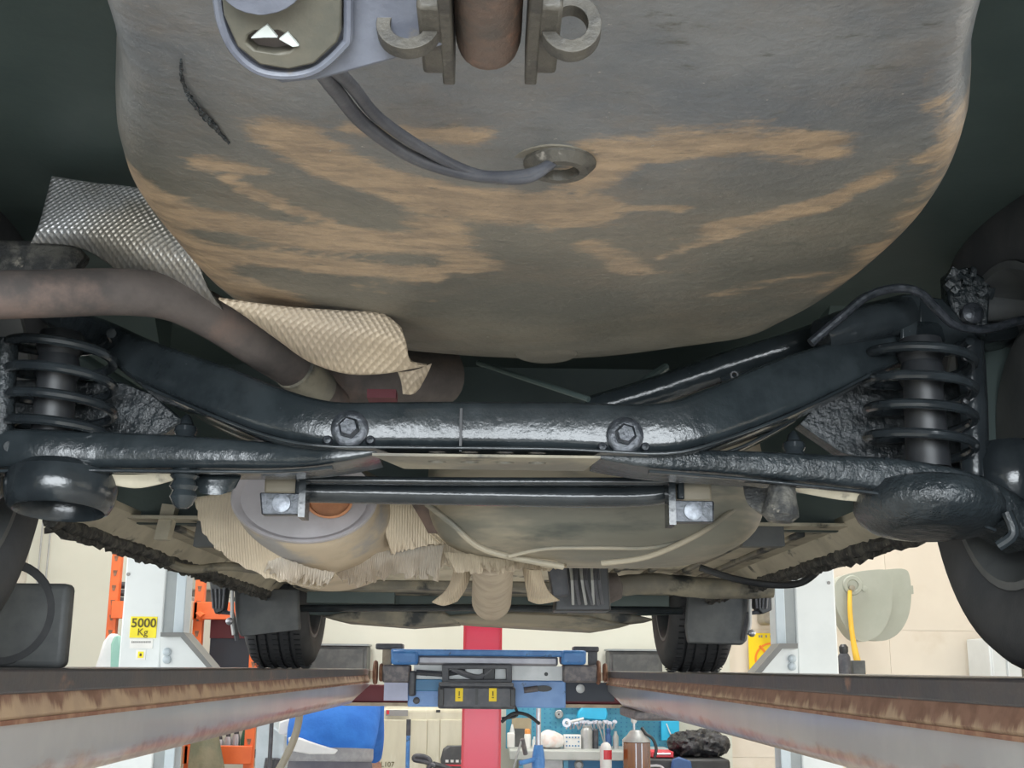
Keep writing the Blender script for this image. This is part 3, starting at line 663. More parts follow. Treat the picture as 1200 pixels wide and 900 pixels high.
# ---- lower control arms with spring pans
arms = [([(445, 536, 1.44, 4), (390, 542, 1.44, 9), (330, 541, 1.46, 15), (230, 537, 1.47, 19), (130, 534, 1.48, 21), (50, 532, 1.48, 22), (-30, 535, 1.5, 22), (-90, 540, 1.52, 20)], 'left'),
        ([(695, 540, 1.44, 5), (760, 546, 1.44, 10), (850, 549, 1.46, 14), (950, 556, 1.47, 17), (1040, 564, 1.48, 20), (1110, 580, 1.48, 24), (1165, 603, 1.49, 22), (1205, 632, 1.5, 16)], 'right')]
for pth, side in arms:
    arm = MB().sweep([at(x, y, Y) for x, y, Y, h in pth], [hsec(h, Y, .1) for x, y, Y, h in pth], smooth=5).build('control_arm', MT['black_lumpy'] if side == 'right' else MT['black_wet'], car)
    lowr = [(x, y+h-3, Y-.048) for x, y, Y, h in pth[1:-1]]
    MB().sweep([at(*q) for q in lowr], [rr(.012, .004, .0015, 2)]*len(lowr), smooth=5).build('arm_flange', MT['black_gloss'], arm)
    if side == 'left':
        c = at(72, 572, 1.47)
        MB().lathe([(.05, .026), (.063, .016), (.066, .0), (.063, -.016), (.058, -.026), (.053, -.029), (.05, -.025), (.049, .005), (.0, .007)], c, (0, .12, 1), 36, cap=False).build('spring_pan', MT['black_gloss'], arm, label='glossy black spring cup with open bottom')
        sheet('arm_web', [[(128, 556, 1.46), (165, 556, 1.46), (215, 551, 1.46)], [(130, 568, 1.47), (165, 572, 1.47), (212, 560, 1.47)]], MT['pan'], (0, .02, .004), 'tan dusty web under the arm')
    else:
        c = at(1088, 597, 1.47)
        MB().lathe([(.06, .03), (.08, .022), (.088, .008), (.088, -.004), (.083, -.014), (.07, -.024), (.045, -.03), (.0, -.03)], c, (.06, .12, 1), 36, cap=False).build('spring_pan', MT['black_lumpy'], arm, label='lumpy black spring cup')
        sheet('arm_web', [[(930, 572, 1.46), (980, 574, 1.46), (1020, 578, 1.46)], [(940, 578, 1.47), (985, 586, 1.47), (1018, 588, 1.47)]], MT['pan'], (0, .02, .004), 'tan dusty web under the arm')
        MB().tube([at(1180, 600, 1.42), at(1188, 625, 1.42), at(1170, 640, 1.43)], .007, 10, smooth=4).build('arm_rib', MT['black_gloss'], arm)
    # link bolts above and below the arm
    sx = 218 if side == 'left' else 930; sy = 503 if side == 'left' else 522
    c = at(sx, sy, 1.5)
    MB().lathe([(.003, .018), (.006, .014), (.009, .006), (.0135, .003), (.0145, -.003), (.012, -.008), (.015, -.014)], c, (0, 0, 1), 20).build('link_bolt', MT['black_gloss'], arm)
    c = at(215 if side == 'left' else 915, 578 if side == 'left' else 592, 1.44)
    pr = [(.012, .03), (.017, .02), (.013, .016), (.017, .008), (.013, .003), (.016, -.004), (.011, -.014), (.006, -.018)] if side == 'left' else [(.016, .022), (.018, .008), (.021, -.004), (.022, -.012), (.014, -.02), (.0, -.021)]
    MB().lathe(pr, c, (0.1 if side == 'right' else 0, 0, 1), 22).build('link_bush', MT['black_wet'] if side == 'left' else MT['crust'], arm)
sheet('link_bracket', [[(872, 572, 1.47), (900, 575, 1.46), (925, 572, 1.46)], [(876, 590, 1.45), (905, 600, 1.44), (935, 594, 1.45)], [(890, 602, 1.45), (915, 612, 1.44), (935, 602, 1.45)]], MT['crust'], (0, .006, .004))
sheet('link_bracket', [[(225, 560, 1.47), (255, 560, 1.47), (282, 560, 1.48)], [(235, 578, 1.47), (258, 580, 1.47), (276, 572, 1.48)]], MT['black_wet'], (0, .006, .004))

# spring seats (fan-shaped wedges) and coil springs
MB().pslab([(214, 492), (180, 462), (140, 447), (60, 444), (-40, 446), (-40, 530), (100, 528), (150, 522), (195, 507)], 1.56, .03).build('spring_seat', MT['black_lumpy'], car, bevel=.006)
MB().pslab([(937, 497), (972, 458), (985, 452), (1050, 446), (1140, 440), (1140, 550), (1040, 545), (985, 530)], 1.57, .03).build('spring_seat', MT['black_lumpy'], car, bevel=.006)
def spring(px, y0, y1, turns, rpx, Y, name='coil_spring'):
    a = at(px, y0, Y); b = at(px, y1, Y); r = rpx*m_px(Y); pts = []; n = int(turns*28)
    for i in range(n+1):
        t = i/n; an = 2*pi*turns*t
        pts.append(Vector((a.x+(b.x-a.x)*t+r*math.cos(an), Y+r*math.sin(an), a.z+(b.z-a.z)*t)))
    s = MB().tube(pts, .0062, 10).build(name, MT['black_gloss'], car)
    MB().lathe([(r*.4, 0), (r*.46, -.02), (r*.38, -.03), (r*.46, -.05), (r*.38, -.06), (r*.42, (b.z-a.z))], (a.x, Y, a.z), (0, 0, 1), 20).build('bump_stop', MT['black'], s)
spring(72, 390, 530, 4.6, 58, 1.47); spring(1078, 398, 548, 4.6, 60, 1.47)
# damper tubes and carriers outboard of the springs
MB().tube([at(1136, 402, 1.5), at(1140, 470, 1.5), at(1142, 560, 1.5)], .018, 16).build('damper', MT['black_gloss'], car)
for yy in (420, 470, 512): MB().lathe([(.005, 0), (.004, .004), (0, .005)], at(1131, yy, 1.478), (0, -1, 0), 10, cap=False).build('rivet', MT['black'], car)
MB().tube([at(8, 398, 1.45), at(4, 460, 1.45), at(2, 520, 1.45)], .014, 14).build('damper', MT['black_lumpy'], car)
MB().lathe([(.0, -.05), (.03, -.045), (.045, -.02), (.045, .02), (.03, .045), (0, .05)], at(1185, 560, 1.5), (0, 0, 1), 24, cap=False).build('hub_carrier', MT['black_gloss'], car)
MB().lathe([(.0, -.05), (.03, -.045), (.045, -.02), (.045, .02), (.03, .045), (0, .05)], at(-40, 560, 1.5), (0, 0, 1), 24, cap=False).build('hub_carrier', MT['black_gloss'], car)
MB().pslab([(1150, 400), (1210, 395), (1260, 470), (1260, 640), (1195, 640), (1160, 590), (1145, 500)], 1.62, .05).build('arm_support', MT['black_matte'], car, bevel=.01)
MB().pslab([(-60, 395), (70, 395), (190, 470), (190, 500), (110, 470), (-60, 480)], 1.75, .05).build('arm_support', MT['black_matte'], car, bevel=.01)
# right-hand trailing link, bracket and brake pipes
MB().tube([at(962, 394, 1.46), at(1000, 382, 1.47), at(1062, 368, 1.49)], [.021, .024, .026], 20, smooth=4).build('trailing_link', MT['black_gloss'], car)
MB().pslab([(1056, 345), (1078, 343), (1080, 352), (1074, 402), (1056, 402)], 1.47, .03).build('link_bracket', MT['black_wet'], car, bevel=.003)
MB().pslab([(1076, 345), (1106, 350), (1150, 398), (1140, 412), (1076, 404)], 1.52, .02).build('link_bracket', MT['black_wet'], car, bevel=.003)
MB().tube([at(950, 402, 1.4), at(985, 372, 1.4), at(1015, 348, 1.4), at(1048, 338, 1.4), at(1076, 342, 1.4), at(1096, 360, 1.41), at(1116, 379, 1.42), at(1140, 386, 1.43), at(1165, 384, 1.44), at(1200, 375, 1.45), at(1260, 368, 1.46)], .0055, 10, smooth=6).build('brake_pipe', MT['bolt'], car)
MB().tube([at(1145, 360, 1.56), at(1180, 358, 1.56), at(1260, 350, 1.56)], .021, 16).build('axle_link', MT['liner'], car)
MB().pslab([(1110, 318), (1135, 312), (1162, 330), (1158, 395), (1128, 390), (1112, 350)], 1.52, .03).build('link_bracket', MT['black_lumpy'], car, bevel=.004)
MB().lathe([(.014, 0), (.014, .01), (.009, .013)], at(1137, 369, 1.515), (0, -1, 0), 18).build('link_bolt', MT['bolt'], car)
for k in range(14):
    x, y = R.uniform(1108, 1160), R.uniform(316, 350)
    MB().tube([at(x, y, 1.518), at(x+R.uniform(-14, 14), y+R.uniform(-6, 6), 1.518)], R.uniform(.004, .011), 8, jit=.3).build('underseal_lump', MT['black_lumpy'], car)
MB().pslab([(1168, 200), (1230, 170), (1260, 330), (1150, 340)], 1.6, .02).build('arch_patch', MT['black_matte'], car)
MB().pslab([(-30, 278), (70, 280), (100, 292), (80, 318), (-30, 325)], 1.45, .04).build('chassis_flange', MT['crust'], car, bevel=.01)

# ---- anti-roll bar, its clamps
arb = MB().tube([at(330, 556, 1.6), at(352, 574, 1.6), at(400, 577, 1.6), at(560, 580, 1.6), at(690, 582, 1.6), at(765, 580, 1.6), at(800, 570, 1.6), at(815, 556, 1.6)], .0142, 18, smooth=8).build('anti_roll_bar', MT['black_gloss'], car, label='glossy black anti-roll bar')
MB().sweep([at(350, 563, 1.57), at(560, 565, 1.57), at(795, 565, 1.57)], [rr(.03, .009, .003, 3)]*3, smooth=4).build('bar_mount_rail', MT['black_gloss'], car)
for x, y in ((330, 590), (812, 599)):
    cl = MB().pslab([(x-26, y-13), (x+25, y-12), (x+25, y+13), (x-24, y+13)], 1.55, .02).build('bar_clamp', MT['bolt'], arb, bevel=.002)
    MB().pbox(x-20, y-40, x+22, y-12, 1.57, .03).build('clamp_body', MT['tank'], arb, bevel=.003)
    s = 1 if x < 500 else -1
    MB().pbox(x+s*24-4, y-36, x+s*24+4, y+16, 1.54, .04).build('clamp_side', MT['black_gloss'], arb)
    b = MB().lathe([(.0115, 0), (.0115, .003), (.007, .004)], at(x, y, 1.55), (0, -1, 0), 24).build('clamp_bolt', MT['bolt_silver'], arb)
for x in (350, 798):
    MB().pbox(x-4, 545, x+4, 585, 1.56, .05).build('bar_bracket', MT['black_gloss'], arb, bevel=.002)

# ---- middle silencer with foil shields
mc = at(357, 585, 1.85); ax = Vector((-.04, 1, -.02)).normalized()
mf = MB().lathe([(.094, 0), (.1, .006), (.108, .03), (.128, .12), (.14, .2), (.14, .5), (.12, .56)], mc, ax, 48, squash=.7, ref=(1, 0, 0)).build('silencer', MT['muffler'], car, label='tan dusty middle silencer')
MB().lathe([(.0, .01), (.1, .01), (.108, .004), (.11, -.006), (.107, -.012), (.101, -.011), (.095, -.006), (.0, -.004)], mc, ax, 48, cap=False, squash=.62, ref=(1, 0, 0)).build('end_plate', MT['end_grey'], mf, label='grey oval end plate')
MB().lathe([(.033, .004), (.035, -.01), (.031, -.012), (.029, -.004), (.0, -.003)], at(387, 588, 1.838), (0, 1, 0), 28, cap=False, squash=.75, ref=(1, 0, 0)).build('rusty_outlet', MT['rust_bright'], mf, label='orange rusty pipe outlet')
def ragged(name, base, mt, wob=.006, nseg=26, thick=(0, .002, .002), lab=None):
    """torn foil strip: base = rows of pixel/depth points; the last row's edge is torn"""
    rows = []
    for r in base:
        p, _ = spline([at(*q) for q in r], [0]*len(r), nseg//(len(r)-1)); rows.append(p)
    n = len(rows[0]); out = []
    nr = 7
    for i in range(nr+1):
        t = i/nr*(len(rows)-1); a = min(int(t), len(rows)-2); f = t-a
        out.append([rows[a][j].lerp(rows[a+1][j], f) for j in range(n)])
    for j in range(n):
        d = Vector((R.uniform(-1, 1)*.6, R.uniform(-1, 1), R.uniform(-1, .8)))*wob
        for i in range(nr+1):
            out[i][j] = out[i][j]+d*(i/nr)**2 + Vector((0, R.uniform(-1, 1), R.uniform(-1, 1)))*wob*.12
    return MB().grid(out, thick).build(name, mt, car, label=lab, angle=60)
ragged('foil_shield', [[(285, 575, 1.88), (290, 608, 1.88), (312, 636, 1.9), (345, 658, 1.95), (392, 676, 2.02)],
                       [(228, 585, 1.92), (240, 626, 1.91), (270, 656, 1.92), (322, 680, 1.94), (380, 690, 1.97)]], MT['foil_tan'], .003, 40, lab='tan torn ribbed foil shield')
ragged('foil_shield', [[(318, 650, 1.93), (345, 660, 1.93), (370, 668, 1.95), (392, 672, 1.97)], [(308, 668, 1.92), (336, 678, 1.92), (362, 682, 1.93), (386, 684, 1.95)]], MT['foil_white'], .007, 36, lab='pale crumpled foil edge')
ragged('foil_shield', [[(392, 668, 2.05), (425, 655, 2.03), (460, 645, 2.0), (520, 640, 2.0)], [(398, 682, 2.0), (430, 682, 1.98), (470, 674, 1.96), (512, 676, 1.95)]], MT['foil_white'], .009, 40, lab='pale crumpled foil edge')
ragged('foil_shield', [[(443, 586, 1.95), (470, 586, 1.97), (492, 590, 1.99)], [(452, 628, 1.97), (478, 626, 1.98), (506, 622, 2.0)], [(458, 650, 1.99), (486, 642, 1.99), (524, 636, 2.02)]], MT['foil_tan'], .003, 30, lab='tan ribbed foil strip')
ragged('foil_shield', [[(455, 640, 2.04), (500, 628, 2.04), (540, 630, 2.05), (575, 640, 2.06)], [(462, 666, 2.0), (510, 662, 2.0), (556, 660, 2.0), (606, 652, 2.03)]], MT['foil_tan'], .007, 36, lab='tan crumpled tunnel foil')
ragged('foil_shield', [[(520, 648, 2.0), (545, 650, 2.0), (575, 650, 2.0), (606, 648, 2.0)], [(530, 668, 1.97), (556, 670, 1.97), (580, 667, 1.97), (604, 660, 1.98)]], MT['foil_tan'], .005, 30, lab='tan crumpled tunnel foil')
ragged('foil_shield', [[(560, 632, 1.9), (580, 628, 1.9), (610, 648, 1.93), (650, 658, 1.96)], [(556, 636, 1.9), (585, 642, 1.9), (625, 662, 1.93), (660, 664, 1.96)]], MT['foil_tan'], .003, 30, lab='tan crumpled tunnel foil')
ragged('foil_shield', [[(570, 658, 2.0), (610, 652, 2.0), (640, 656, 2.02), (663, 660, 2.04)], [(585, 672, 1.98), (615, 666, 1.98), (640, 668, 2.0), (665, 663, 2.02)]], MT['foil_tan'], .003, 30, lab='tan crumpled tunnel foil')
# ---- fuel tank (rounded box) with straps
def superell(c, rx, ry, rz, e1, e2, nu=28, nv=48):
    vs = []; fs = []
    sg = lambda v, e: math.copysign(abs(v)**e, v)
    for i in range(nu+1):
        a = -pi/2+pi*i/nu
        for k in range(nv):
            b = 2*pi*k/nv
            vs.append((c[0]+rx*sg(math.cos(a), e1)*sg(math.cos(b), e2), c[1]+ry*sg(math.cos(a), e1)*sg(math.sin(b), e2), c[2]+rz*sg(math.sin(a), e1)))
    for i in range(nu):
        for k in range(nv): fs.append((i*nv+k, i*nv+(k+1) % nv, (i+1)*nv+(k+1) % nv, (i+1)*nv+k))
    return MB().add(vs, fs)
xl = at(500, 600, 1.95).x; xr_ = at(893, 600, 1.95).x; zb = at(700, 660, 2.0).z
tk = superell(((xl+xr_)/2, 2.03, zb+.125), (xr_-xl)/2, .22, .125, .55, .45).build('fuel_tank', MT['tank'], car, label='khaki dusty rounded fuel tank')
def band(pts, wd, name, mt, par): return MB().sweep([at(*q) for q in pts], [rr(wd, .004, .0015, 2)]*len(pts), smooth=5).build(name, mt, par)
MB().tube([at(596, 652, 1.84), at(640, 643, 1.83), at(700, 642, 1.825), at(760, 642, 1.83), at(800, 634, 1.84)], .003, 10, smooth=5).build('tank_seam', MT['tank'], tk)
MB().tube([at(705, 660, 1.86), at(760, 652, 1.84), at(820, 625, 1.81), at(866, 592, 1.84)], .0045, 10, smooth=5).build('tank_strap', MT['tank'], tk)
MB().tube([at(500, 590, 1.83), at(530, 614, 1.83), at(570, 645, 1.85), at(660, 664, 1.88)], .005, 10, smooth=5).build('tank_strap', MT['tank'], tk)
sheet('tunnel_side', [[(470, 590, 2.0), (500, 588, 1.95), (535, 588, 1.92)], [(500, 625, 2.0), (540, 625, 1.95), (560, 625, 1.92)]], MT['pipe'], (0, .004, .002))
# ---- floor pan, ribs, sills
zp = .262
pan = MB().box((0, 3.2, zp+.003), (1.34, 1.9, .006)).build('floor_pan', MT['pan'], car, label='beige dusty floor pan')
for s in (-1, 1):
    for x in (.34, .43, .52, .6): MB().box((s*x, 3.0, zp-.004), (.018, 1.3, .012)).build('pan_rib', MT['pan_dark'], pan, bevel=.004)
    MB().slab([(s*.655, y, z) for y, z in ((1.98, .27), (4.15, .27))]+[(s*.695, 4.15, .228), (s*.695, 1.98, .228)], (0, 0, .012)).build('sill_panel', MT['pan'], pan)
    # sill with crusty pinch flange
    pts = [(s*.70, 1.97+i*.02, .226+R.uniform(-.002, .002)) for i in range(108)]
    sl = MB().tube(pts, .013, 10, jit=.2).build('sill', MT['crust'], car, label='crusty black underseal on the sill edge')
    pts = [(s*.706, 1.98+i*.02, .212+R.uniform(-.003, .003)) for i in range(107)]
    MB().tube(pts, .007, 6, jit=.6).build('pinch_flange', MT['crust'], sl)
    # dark curved fuel/brake lines on the pan
    if s > 0:
        MB().tube([at(820, 665, 2.75), at(860, 678, 2.75), at(900, 685, 2.75), at(935, 684, 2.72), at(955, 672, 2.68), at(968, 655, 2.6)], .008, 10, smooth=6).build('wiring_loom', MT['black'], pan)
        MB().tube([at(700, 692, 3.3), at(760, 684, 3.3), at(840, 690, 3.3), at(905, 688, 3.3)], .028, 12, smooth=6, jit=.06).build('pan_channel', MT['pan_dark'], pan)
    else:
        MB().tube([at(185, 645, 2.72), at(200, 660, 2.72), at(225, 667, 2.75), at(270, 664, 2.8), at(330, 672, 2.9)], .01, 10, smooth=6).build('wiring_loom', MT['pan_dark'], pan)
MB().pslab([(232, 604, ), (243, 603), (250, 640), (226, 640)], 2.28, .03).build('step_bracket', MT['liner'], car)
MB().pslab([(190, 590), (206, 592), (196, 632), (180, 632)], 2.26, .03).build('step_bracket', MT['pan'], car)
MB().pslab([(876, 612), (918, 612), (920, 640), (870, 640)], 2.26, .03).build('step_bracket', MT['liner'], car)
# smoky front part of the pan, tunnel
MB().box((0, 4.05, .25), (1.2, .5, .03)).build('toe_board', MT['pan_dark'], car, bevel=.008)
MB().tube([(0.005, 2.3, .225), (0.005, 2.62, .205), (.005, 2.9, .235)], .049, 24).build('front_pipe', MT['pipe_tan'], car, label='tan exhaust front pipe') if False else None
pp = at(577, 680, 2.35)
fp = MB().tube([(pp.x-.004, 2.02, pp.z+.02), (pp.x, 2.25, pp.z), (pp.x, 2.75, pp.z-.016), (pp.x, 3.0, pp.z+.01), (pp.x, 3.7, .25)], [.036, .037, .044, .044, .03], 26, smooth=6).build('front_pipe', MT['pipe_tan'], car, label='tan exhaust front pipe')
sheet('pipe_hanger', [[(533, 664, 2.32), (545, 666, 2.3), (556, 664, 2.32)], [(524, 690, 2.36), (535, 692, 2.34), (546, 690, 2.36)], [(506, 706, 2.46), (520, 710, 2.44), (536, 705, 2.46)]], MT['foil_tan'], (0, .006, .002), 'tan hanger strap')
sheet('pipe_hanger', [[(612, 665, 2.32), (622, 668, 2.3), (634, 668, 2.32)], [(616, 688, 2.36), (628, 690, 2.34), (642, 692, 2.36)], [(619, 704, 2.46), (632, 708, 2.44), (656, 704, 2.46)]], MT['foil_tan'], (0, .006, .002), 'tan hanger strap')
# cable cluster and connector right of the tunnel
for k in range(9):
    x = 668+k*4.2
    MB().tube([at(x, 656+R.uniform(0, 8), 2.7), at(x+R.uniform(-3, 3), 680, 2.66), at(x+R.uniform(2, 10), 708, 2.7)], .0035, 6, smooth=3).build('cable', MT['gun'] if k % 3 else MT['alu'], car)
MB().pslab([(642, 660), (664, 660), (668, 698), (648, 700)], 2.72, .06).build('connector_block', MT['gun'], car, bevel=.004)
MB().pslab([(655, 655), (712, 655), (716, 716), (650, 716)], 2.78, .1).build('cable_tray', MT['black'], car, bevel=.004)
MB().lathe([(.0, -.04), (.03, -.03), (.04, 0), (.03, .04), (0, .05)], at(706, 690, 2.9), (1, 0, .2), 18, cap=False).build('mount_rubber', MT['pipe'], car)
# front axle structure
fy = 4.15
MB().pslab([(268, 700), (330, 697), (420, 688), (560, 692), (700, 690), (830, 700), (885, 706), (880, 718), (700, 722), (560, 722), (400, 722), (290, 716)], fy, .06).build('front_subframe', MT['black_matte'], car, bevel=.008)
MB().tube([at(345, 713, 4.0), at(560, 712, 4.0), at(800, 716, 4.0)], .012, 10).build('front_brake_pipe', MT['black_gloss'], car)
for pts, mt in (([(375, 722), (440, 712), (520, 716), (540, 730), (480, 734), (400, 728)], 'pan_dark'), ([(470, 724), (600, 716), (690, 720), (740, 732), (700, 739), (560, 731)], 'tank'), ([(630, 716), (710, 712), (770, 726), (720, 732), (660, 730)], 'pan_dark')):
    MB().pslab(pts, 4.12+R.uniform(-.02, .03), .3).build('undertray', MT[mt], car, bevel=.01)
for s in (-1, 1):
    MB().tube([(s*.1, 4.3, .2), (s*.35, 4.3, .2), (s*.62, 4.28, .22)], .02, 12).build('front_arm', MT['liner'], car)
    MB().slab([(s*.3, 3.98, .2), (s*.58, 3.98, .2), (s*.58, 3.98, .36), (s*.3, 3.98, .36)], (0, .04, 0)).build('inner_liner', MT['black_matte'], car)
# ---- wheels
def wheel(name, cx, cy, s, groove=True):
    wt = empty('tmp', (cx, cy, ZT+.31), '', ''); wt.name = name; WL[wt.name] = WL.pop('tmp', Vector((cx, cy, ZT+.31)))
    del wt['label']; del wt['category']
    wt.parent = car; wt.location = WL[wt.name]-WL['car']
    c = (cx, cy, ZT+.31); W2 = .105
    pr = [(.2, -W2+.012), (.215, -W2), (.262, -W2-.004), (.29, -W2+.008), (.303, -W2+.024)]
    ts = [-.072, -.062, -.03, -.02, .02, .03, .062, .072]
    dep = [0, 1, 0, 1, 0, 1, 0, 0]
    for a in (-.05, -.015, .025, .055):
        pr += [(.309, a-.006), (.309, a-.004), (.3, a-.003), (.3, a+.003), (.309, a+.004)]
    pr += [(.303, W2-.024), (.29, W2-.008), (.262, W2+.004), (.215, W2), (.2, W2-.012)]
    ty = MB().lathe(pr, c, (-1, 0, 0), 72, cap=False).build('tyre', MT['rubber'], wt, angle=50)
    rp = [(.2, -W2+.012), (.206, -W2+.004), (.196, -W2+.004), (.186, -W2+.02), (.178, -.02), (.178, .05), (.19, W2-.02), (.2, W2-.012)]
    MB().lathe(rp, c, (s, 0, 0), 48, cap=False).build('rim', MT['liner'], wt)
    MB().lathe([(.0, .03), (.06, .03), (.07, .02), (.178, .035), (.178, .05), (.0, .06)], c, (s, 0, 0), 40, cap=False).build('wheel_disc', MT['alu'], wt)
    MB().lathe([(.0, -.06), (.12, -.06), (.14, -.05), (.14, .0), (.0, .0)], c, (s, 0, 0), 36, cap=False).build('brake_drum', MT['liner'], wt)
    # tread sipes on the half facing the camera
    if groove:
        m = MB()
        for i in range(34):
            a = math.radians(190+i*4.4)
            for x0 in (-.034, .004, .04, .075, -.075):
                ctr = Vector((cx+x0, cy+.3085*math.cos(a), ZT+.31+.3085*math.sin(a)))
                rot = Matrix.Rotation(a, 3, 'X') @ Matrix.Rotation(.35 if x0 < 0 else -.35, 3, 'Y') if False else Matrix.Rotation(a, 3, 'X')
                m.box(ctr, (.02, .0035, .0022), rot)
        m.build('tread_sipe', MT['black'], wt)['kind'] = 'stuff'
    return wt
wheel('rear_wheel', -.745, 1.5, -1, False); wheel('rear_wheel.001', .745, 1.5, 1, False)
wheel('front_wheel', -.70, 4.33, -1); wheel('front_wheel.001', .71, 4.33, 1)
# mud guards, arch strips
MB().pslab([(274, 690), (350, 690), (352, 738), (282, 746), (276, 735)], 3.96, .02).build('mud_guard', MT['liner'], car, bevel=.006)
MB().pslab([(806, 690), (878, 690), (876, 750), (870, 756), (806, 754), (803, 735)], 3.96, .02).build('mud_guard', MT['liner'], car, bevel=.006)
for s, x in ((-1, 272), (1, 879)):
    MB().tube([at(x, 690, 3.9), at(x, 730, 3.9), at(x+(-s)*2, 744, 3.9)], .006, 8).build('guard_edge', MT['alu'], car)
    x2 = 256 if s < 0 else 893
    ms = MB().pslab([(x2-11, 680), (x2+11, 680), (x2+9+s*3, 715), (x2-2+s*2, 720), (x2-7, 712)], 3.9, .06).build('arch_brush', MT['black'], car, bevel=.005)
    for k in range(4): MB().tube([at(x2-8+k*5, 690, 3.89), at(x2-6+k*3.6, 713, 3.89)], .004, 6).build('brush_rib', MT['gun'], ms)
    MB().tube([at(x2+(-s)*4, 717, 3.92), at(x2+(-s)*16, 719, 3.92), at(x2+(-s)*22, 750, 3.95)], .008, 8).build('brush_stay', MT['gun'], ms)
    MB().lathe([(.012, 0), (.01, .012), (.004, .016)], at(269 if s < 0 else 881, 728 if s < 0 else 742, 3.88), (0, -1, 0), 12).build('guard_screw', MT['chrome'], car)

# ---------------------------------------------------------------- jacking beam across the runways
jb = empty('jacking_beam', (-.02, 5.2, -.2), 'blue sliding jacking beam with black tool box hung between the runways', 'jack')
JY = 5.15
MB().pbox(458, 761.5, 687, 769, JY, .16).build('top_tube', MT['blue'], jb, bevel=.006)
for x0, x1 in ((458, 490), (658, 687)): MB().pbox(x0, 762, x1, 779, JY-.01, .18).build('end_block', MT['blue'], jb, bevel=.012)
MB().pbox(489, 768.5, 654, 780, JY+.02, .1).build('bright_rail', MT['rail'], jb, bevel=.01)
MB().pbox(485, 780, 662, 797, JY+.06, .1).build('rear_plate', MT['alu'], jb)
for x, y in ((640, 790), (500, 790)): MB().lathe([(.008, 0), (.008, .008)], at(x, y, JY+.06), (0, -1, 0), 12).build('plate_bolt', MT['black'], jb)
MB().tube([at(488, 788, JY+.03), at(520, 790, JY+.02), at(545, 786, JY+.03)], .011, 8).build('ram_hose', MT['gun'], jb)
MB().tube([at(530, 784, JY+.02), at(560, 794, JY+.02), at(576, 784, JY+.02)], .011, 8, smooth=4).build('ram_hose', MT['chrome'], jb)
MB().pbox(566, 783, 580, 797, JY+.01, .05).build('valve_block', MT['black'], jb, bevel=.004)
MB().pslab([(518, 779), (600, 779), (600, 800), (518, 800)], JY-.03, .05, [[(526, 784), (526, 796), (593, 796), (593, 784)]]).build('tray_frame', MT['gun'], jb, bevel=.003)
MB().pbox(478, 797, 663, 829, JY+.05, .12).build('body_plate', MT['blue_pale'], jb, bevel=.005)
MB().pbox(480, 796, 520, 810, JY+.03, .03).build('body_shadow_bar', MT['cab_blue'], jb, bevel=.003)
MB().pbox(479, 786, 487, 816, JY, .06).build('pump_lever', MT['gun'], jb, bevel=.008)
MB().lathe([(.014, 0), (.014, .008), (.009, .01)], at(488, 821, JY+.05), (0, -1, 0), 14).build('body_bolt', MT['gun'], jb)
MB().pslab(ell(637, 807, 10, 3.6, 16), JY+.03, .025).build('lever_slot', MT['black'], jb)
MB().tube([at(614, 809, JY+.03), at(630, 807, JY+.03)], .012, 8).build('lever_stub', MT['grease'], jb)
bxo = MB().pbox(513, 804, 604, 831, JY-.1, .13).build('tool_box', MT['gun'], jb, bevel=.01, label='black box with two yellow tags')
MB().pbox(514, 800, 602, 805, JY-.1, .13).build('box_lid', MT['gun'], bxo, bevel=.004)
MB().pbox(557, 806, 560, 826, JY-.106, .008).build('box_rib', MT['black'], bxo)
for x in (514, 598): MB().pbox(x, 807, x+6, 828, JY-.112, .02).build('box_end', MT['black'], bxo, bevel=.003)
for x in (533.5, 573):
    MB().pbox(x, 806.5, x+9, 822, JY-.104, .003).build('yellow_tag', MT['sign_yellow'], bxo)
    MB().pbox(x+4, 810, x+5.3, 815.5, JY-.1055, .002).build('tag_mark', MT['ink'], bxo)
    MB().pbox(x+3.4, 817, x+5.9, 818, JY-.1055, .002).build('tag_mark', MT['ink'], bxo)
for s, x0, x1 in ((-1, 448, 480), (1, 660, 700)):
    MB().pbox(x0, 779, x1, 800, JY, .14).build('roller_housing', MT['grease'], jb, bevel=.008)
    xx = x0-8 if s < 0 else x1+3
    for k in range(2):
        q = at(xx + (k*7 if s < 0 else k*8-2), 788, JY+.05)
        MB().lathe([(.045-.012*k, -.008), (.05-.012*k, 0), (.045-.012*k, .008)], q, (1, 0, 0), 20).build('roller', MT['rust'], jb)
    MB().pbox(x0-8 if s < 0 else x0+12, 754 if s < 0 else 757.5, x1-8 if s < 0 else x1+2, 761 if s < 0 else 764, JY+.02, .1).build('rubber_pad', MT['gun'], jb, bevel=.006)
    MB().pbox((x0 if s < 0 else x1-10), 760, (x0+10 if s < 0 else x1), 780, JY+.04, .05).build('pad_stem', MT['pipe_tan'] if s < 0 else MT['gun'], jb)
MB().pbox(450, 797, 478, 821, JY+.03, .05).build('side_panel', MT['lavender'], jb)
MB().lathe([(.018, 0), (.018, .01), (.008, .012)], at(680, 807, JY+.05), (0, -1, 0), 16).build('guide_wheel', MT['alu'], jb)
MB().pbox(663, 800, 720, 822, JY+.1, .06).build('guide_bar', MT['slate'], jb)
MB().tube([at(600, 822, JY), at(606, 838, JY+.02), at(588, 842, JY+.03)], .006, 8, smooth=4).build('air_hose', MT['black'], jb)
MB().tube([at(588, 846, JY+.02), at(602, 836, JY), at(618, 838, JY+.02), at(632, 848, JY+.05)], .007, 8, smooth=5).build('air_hose', MT['black'], jb)

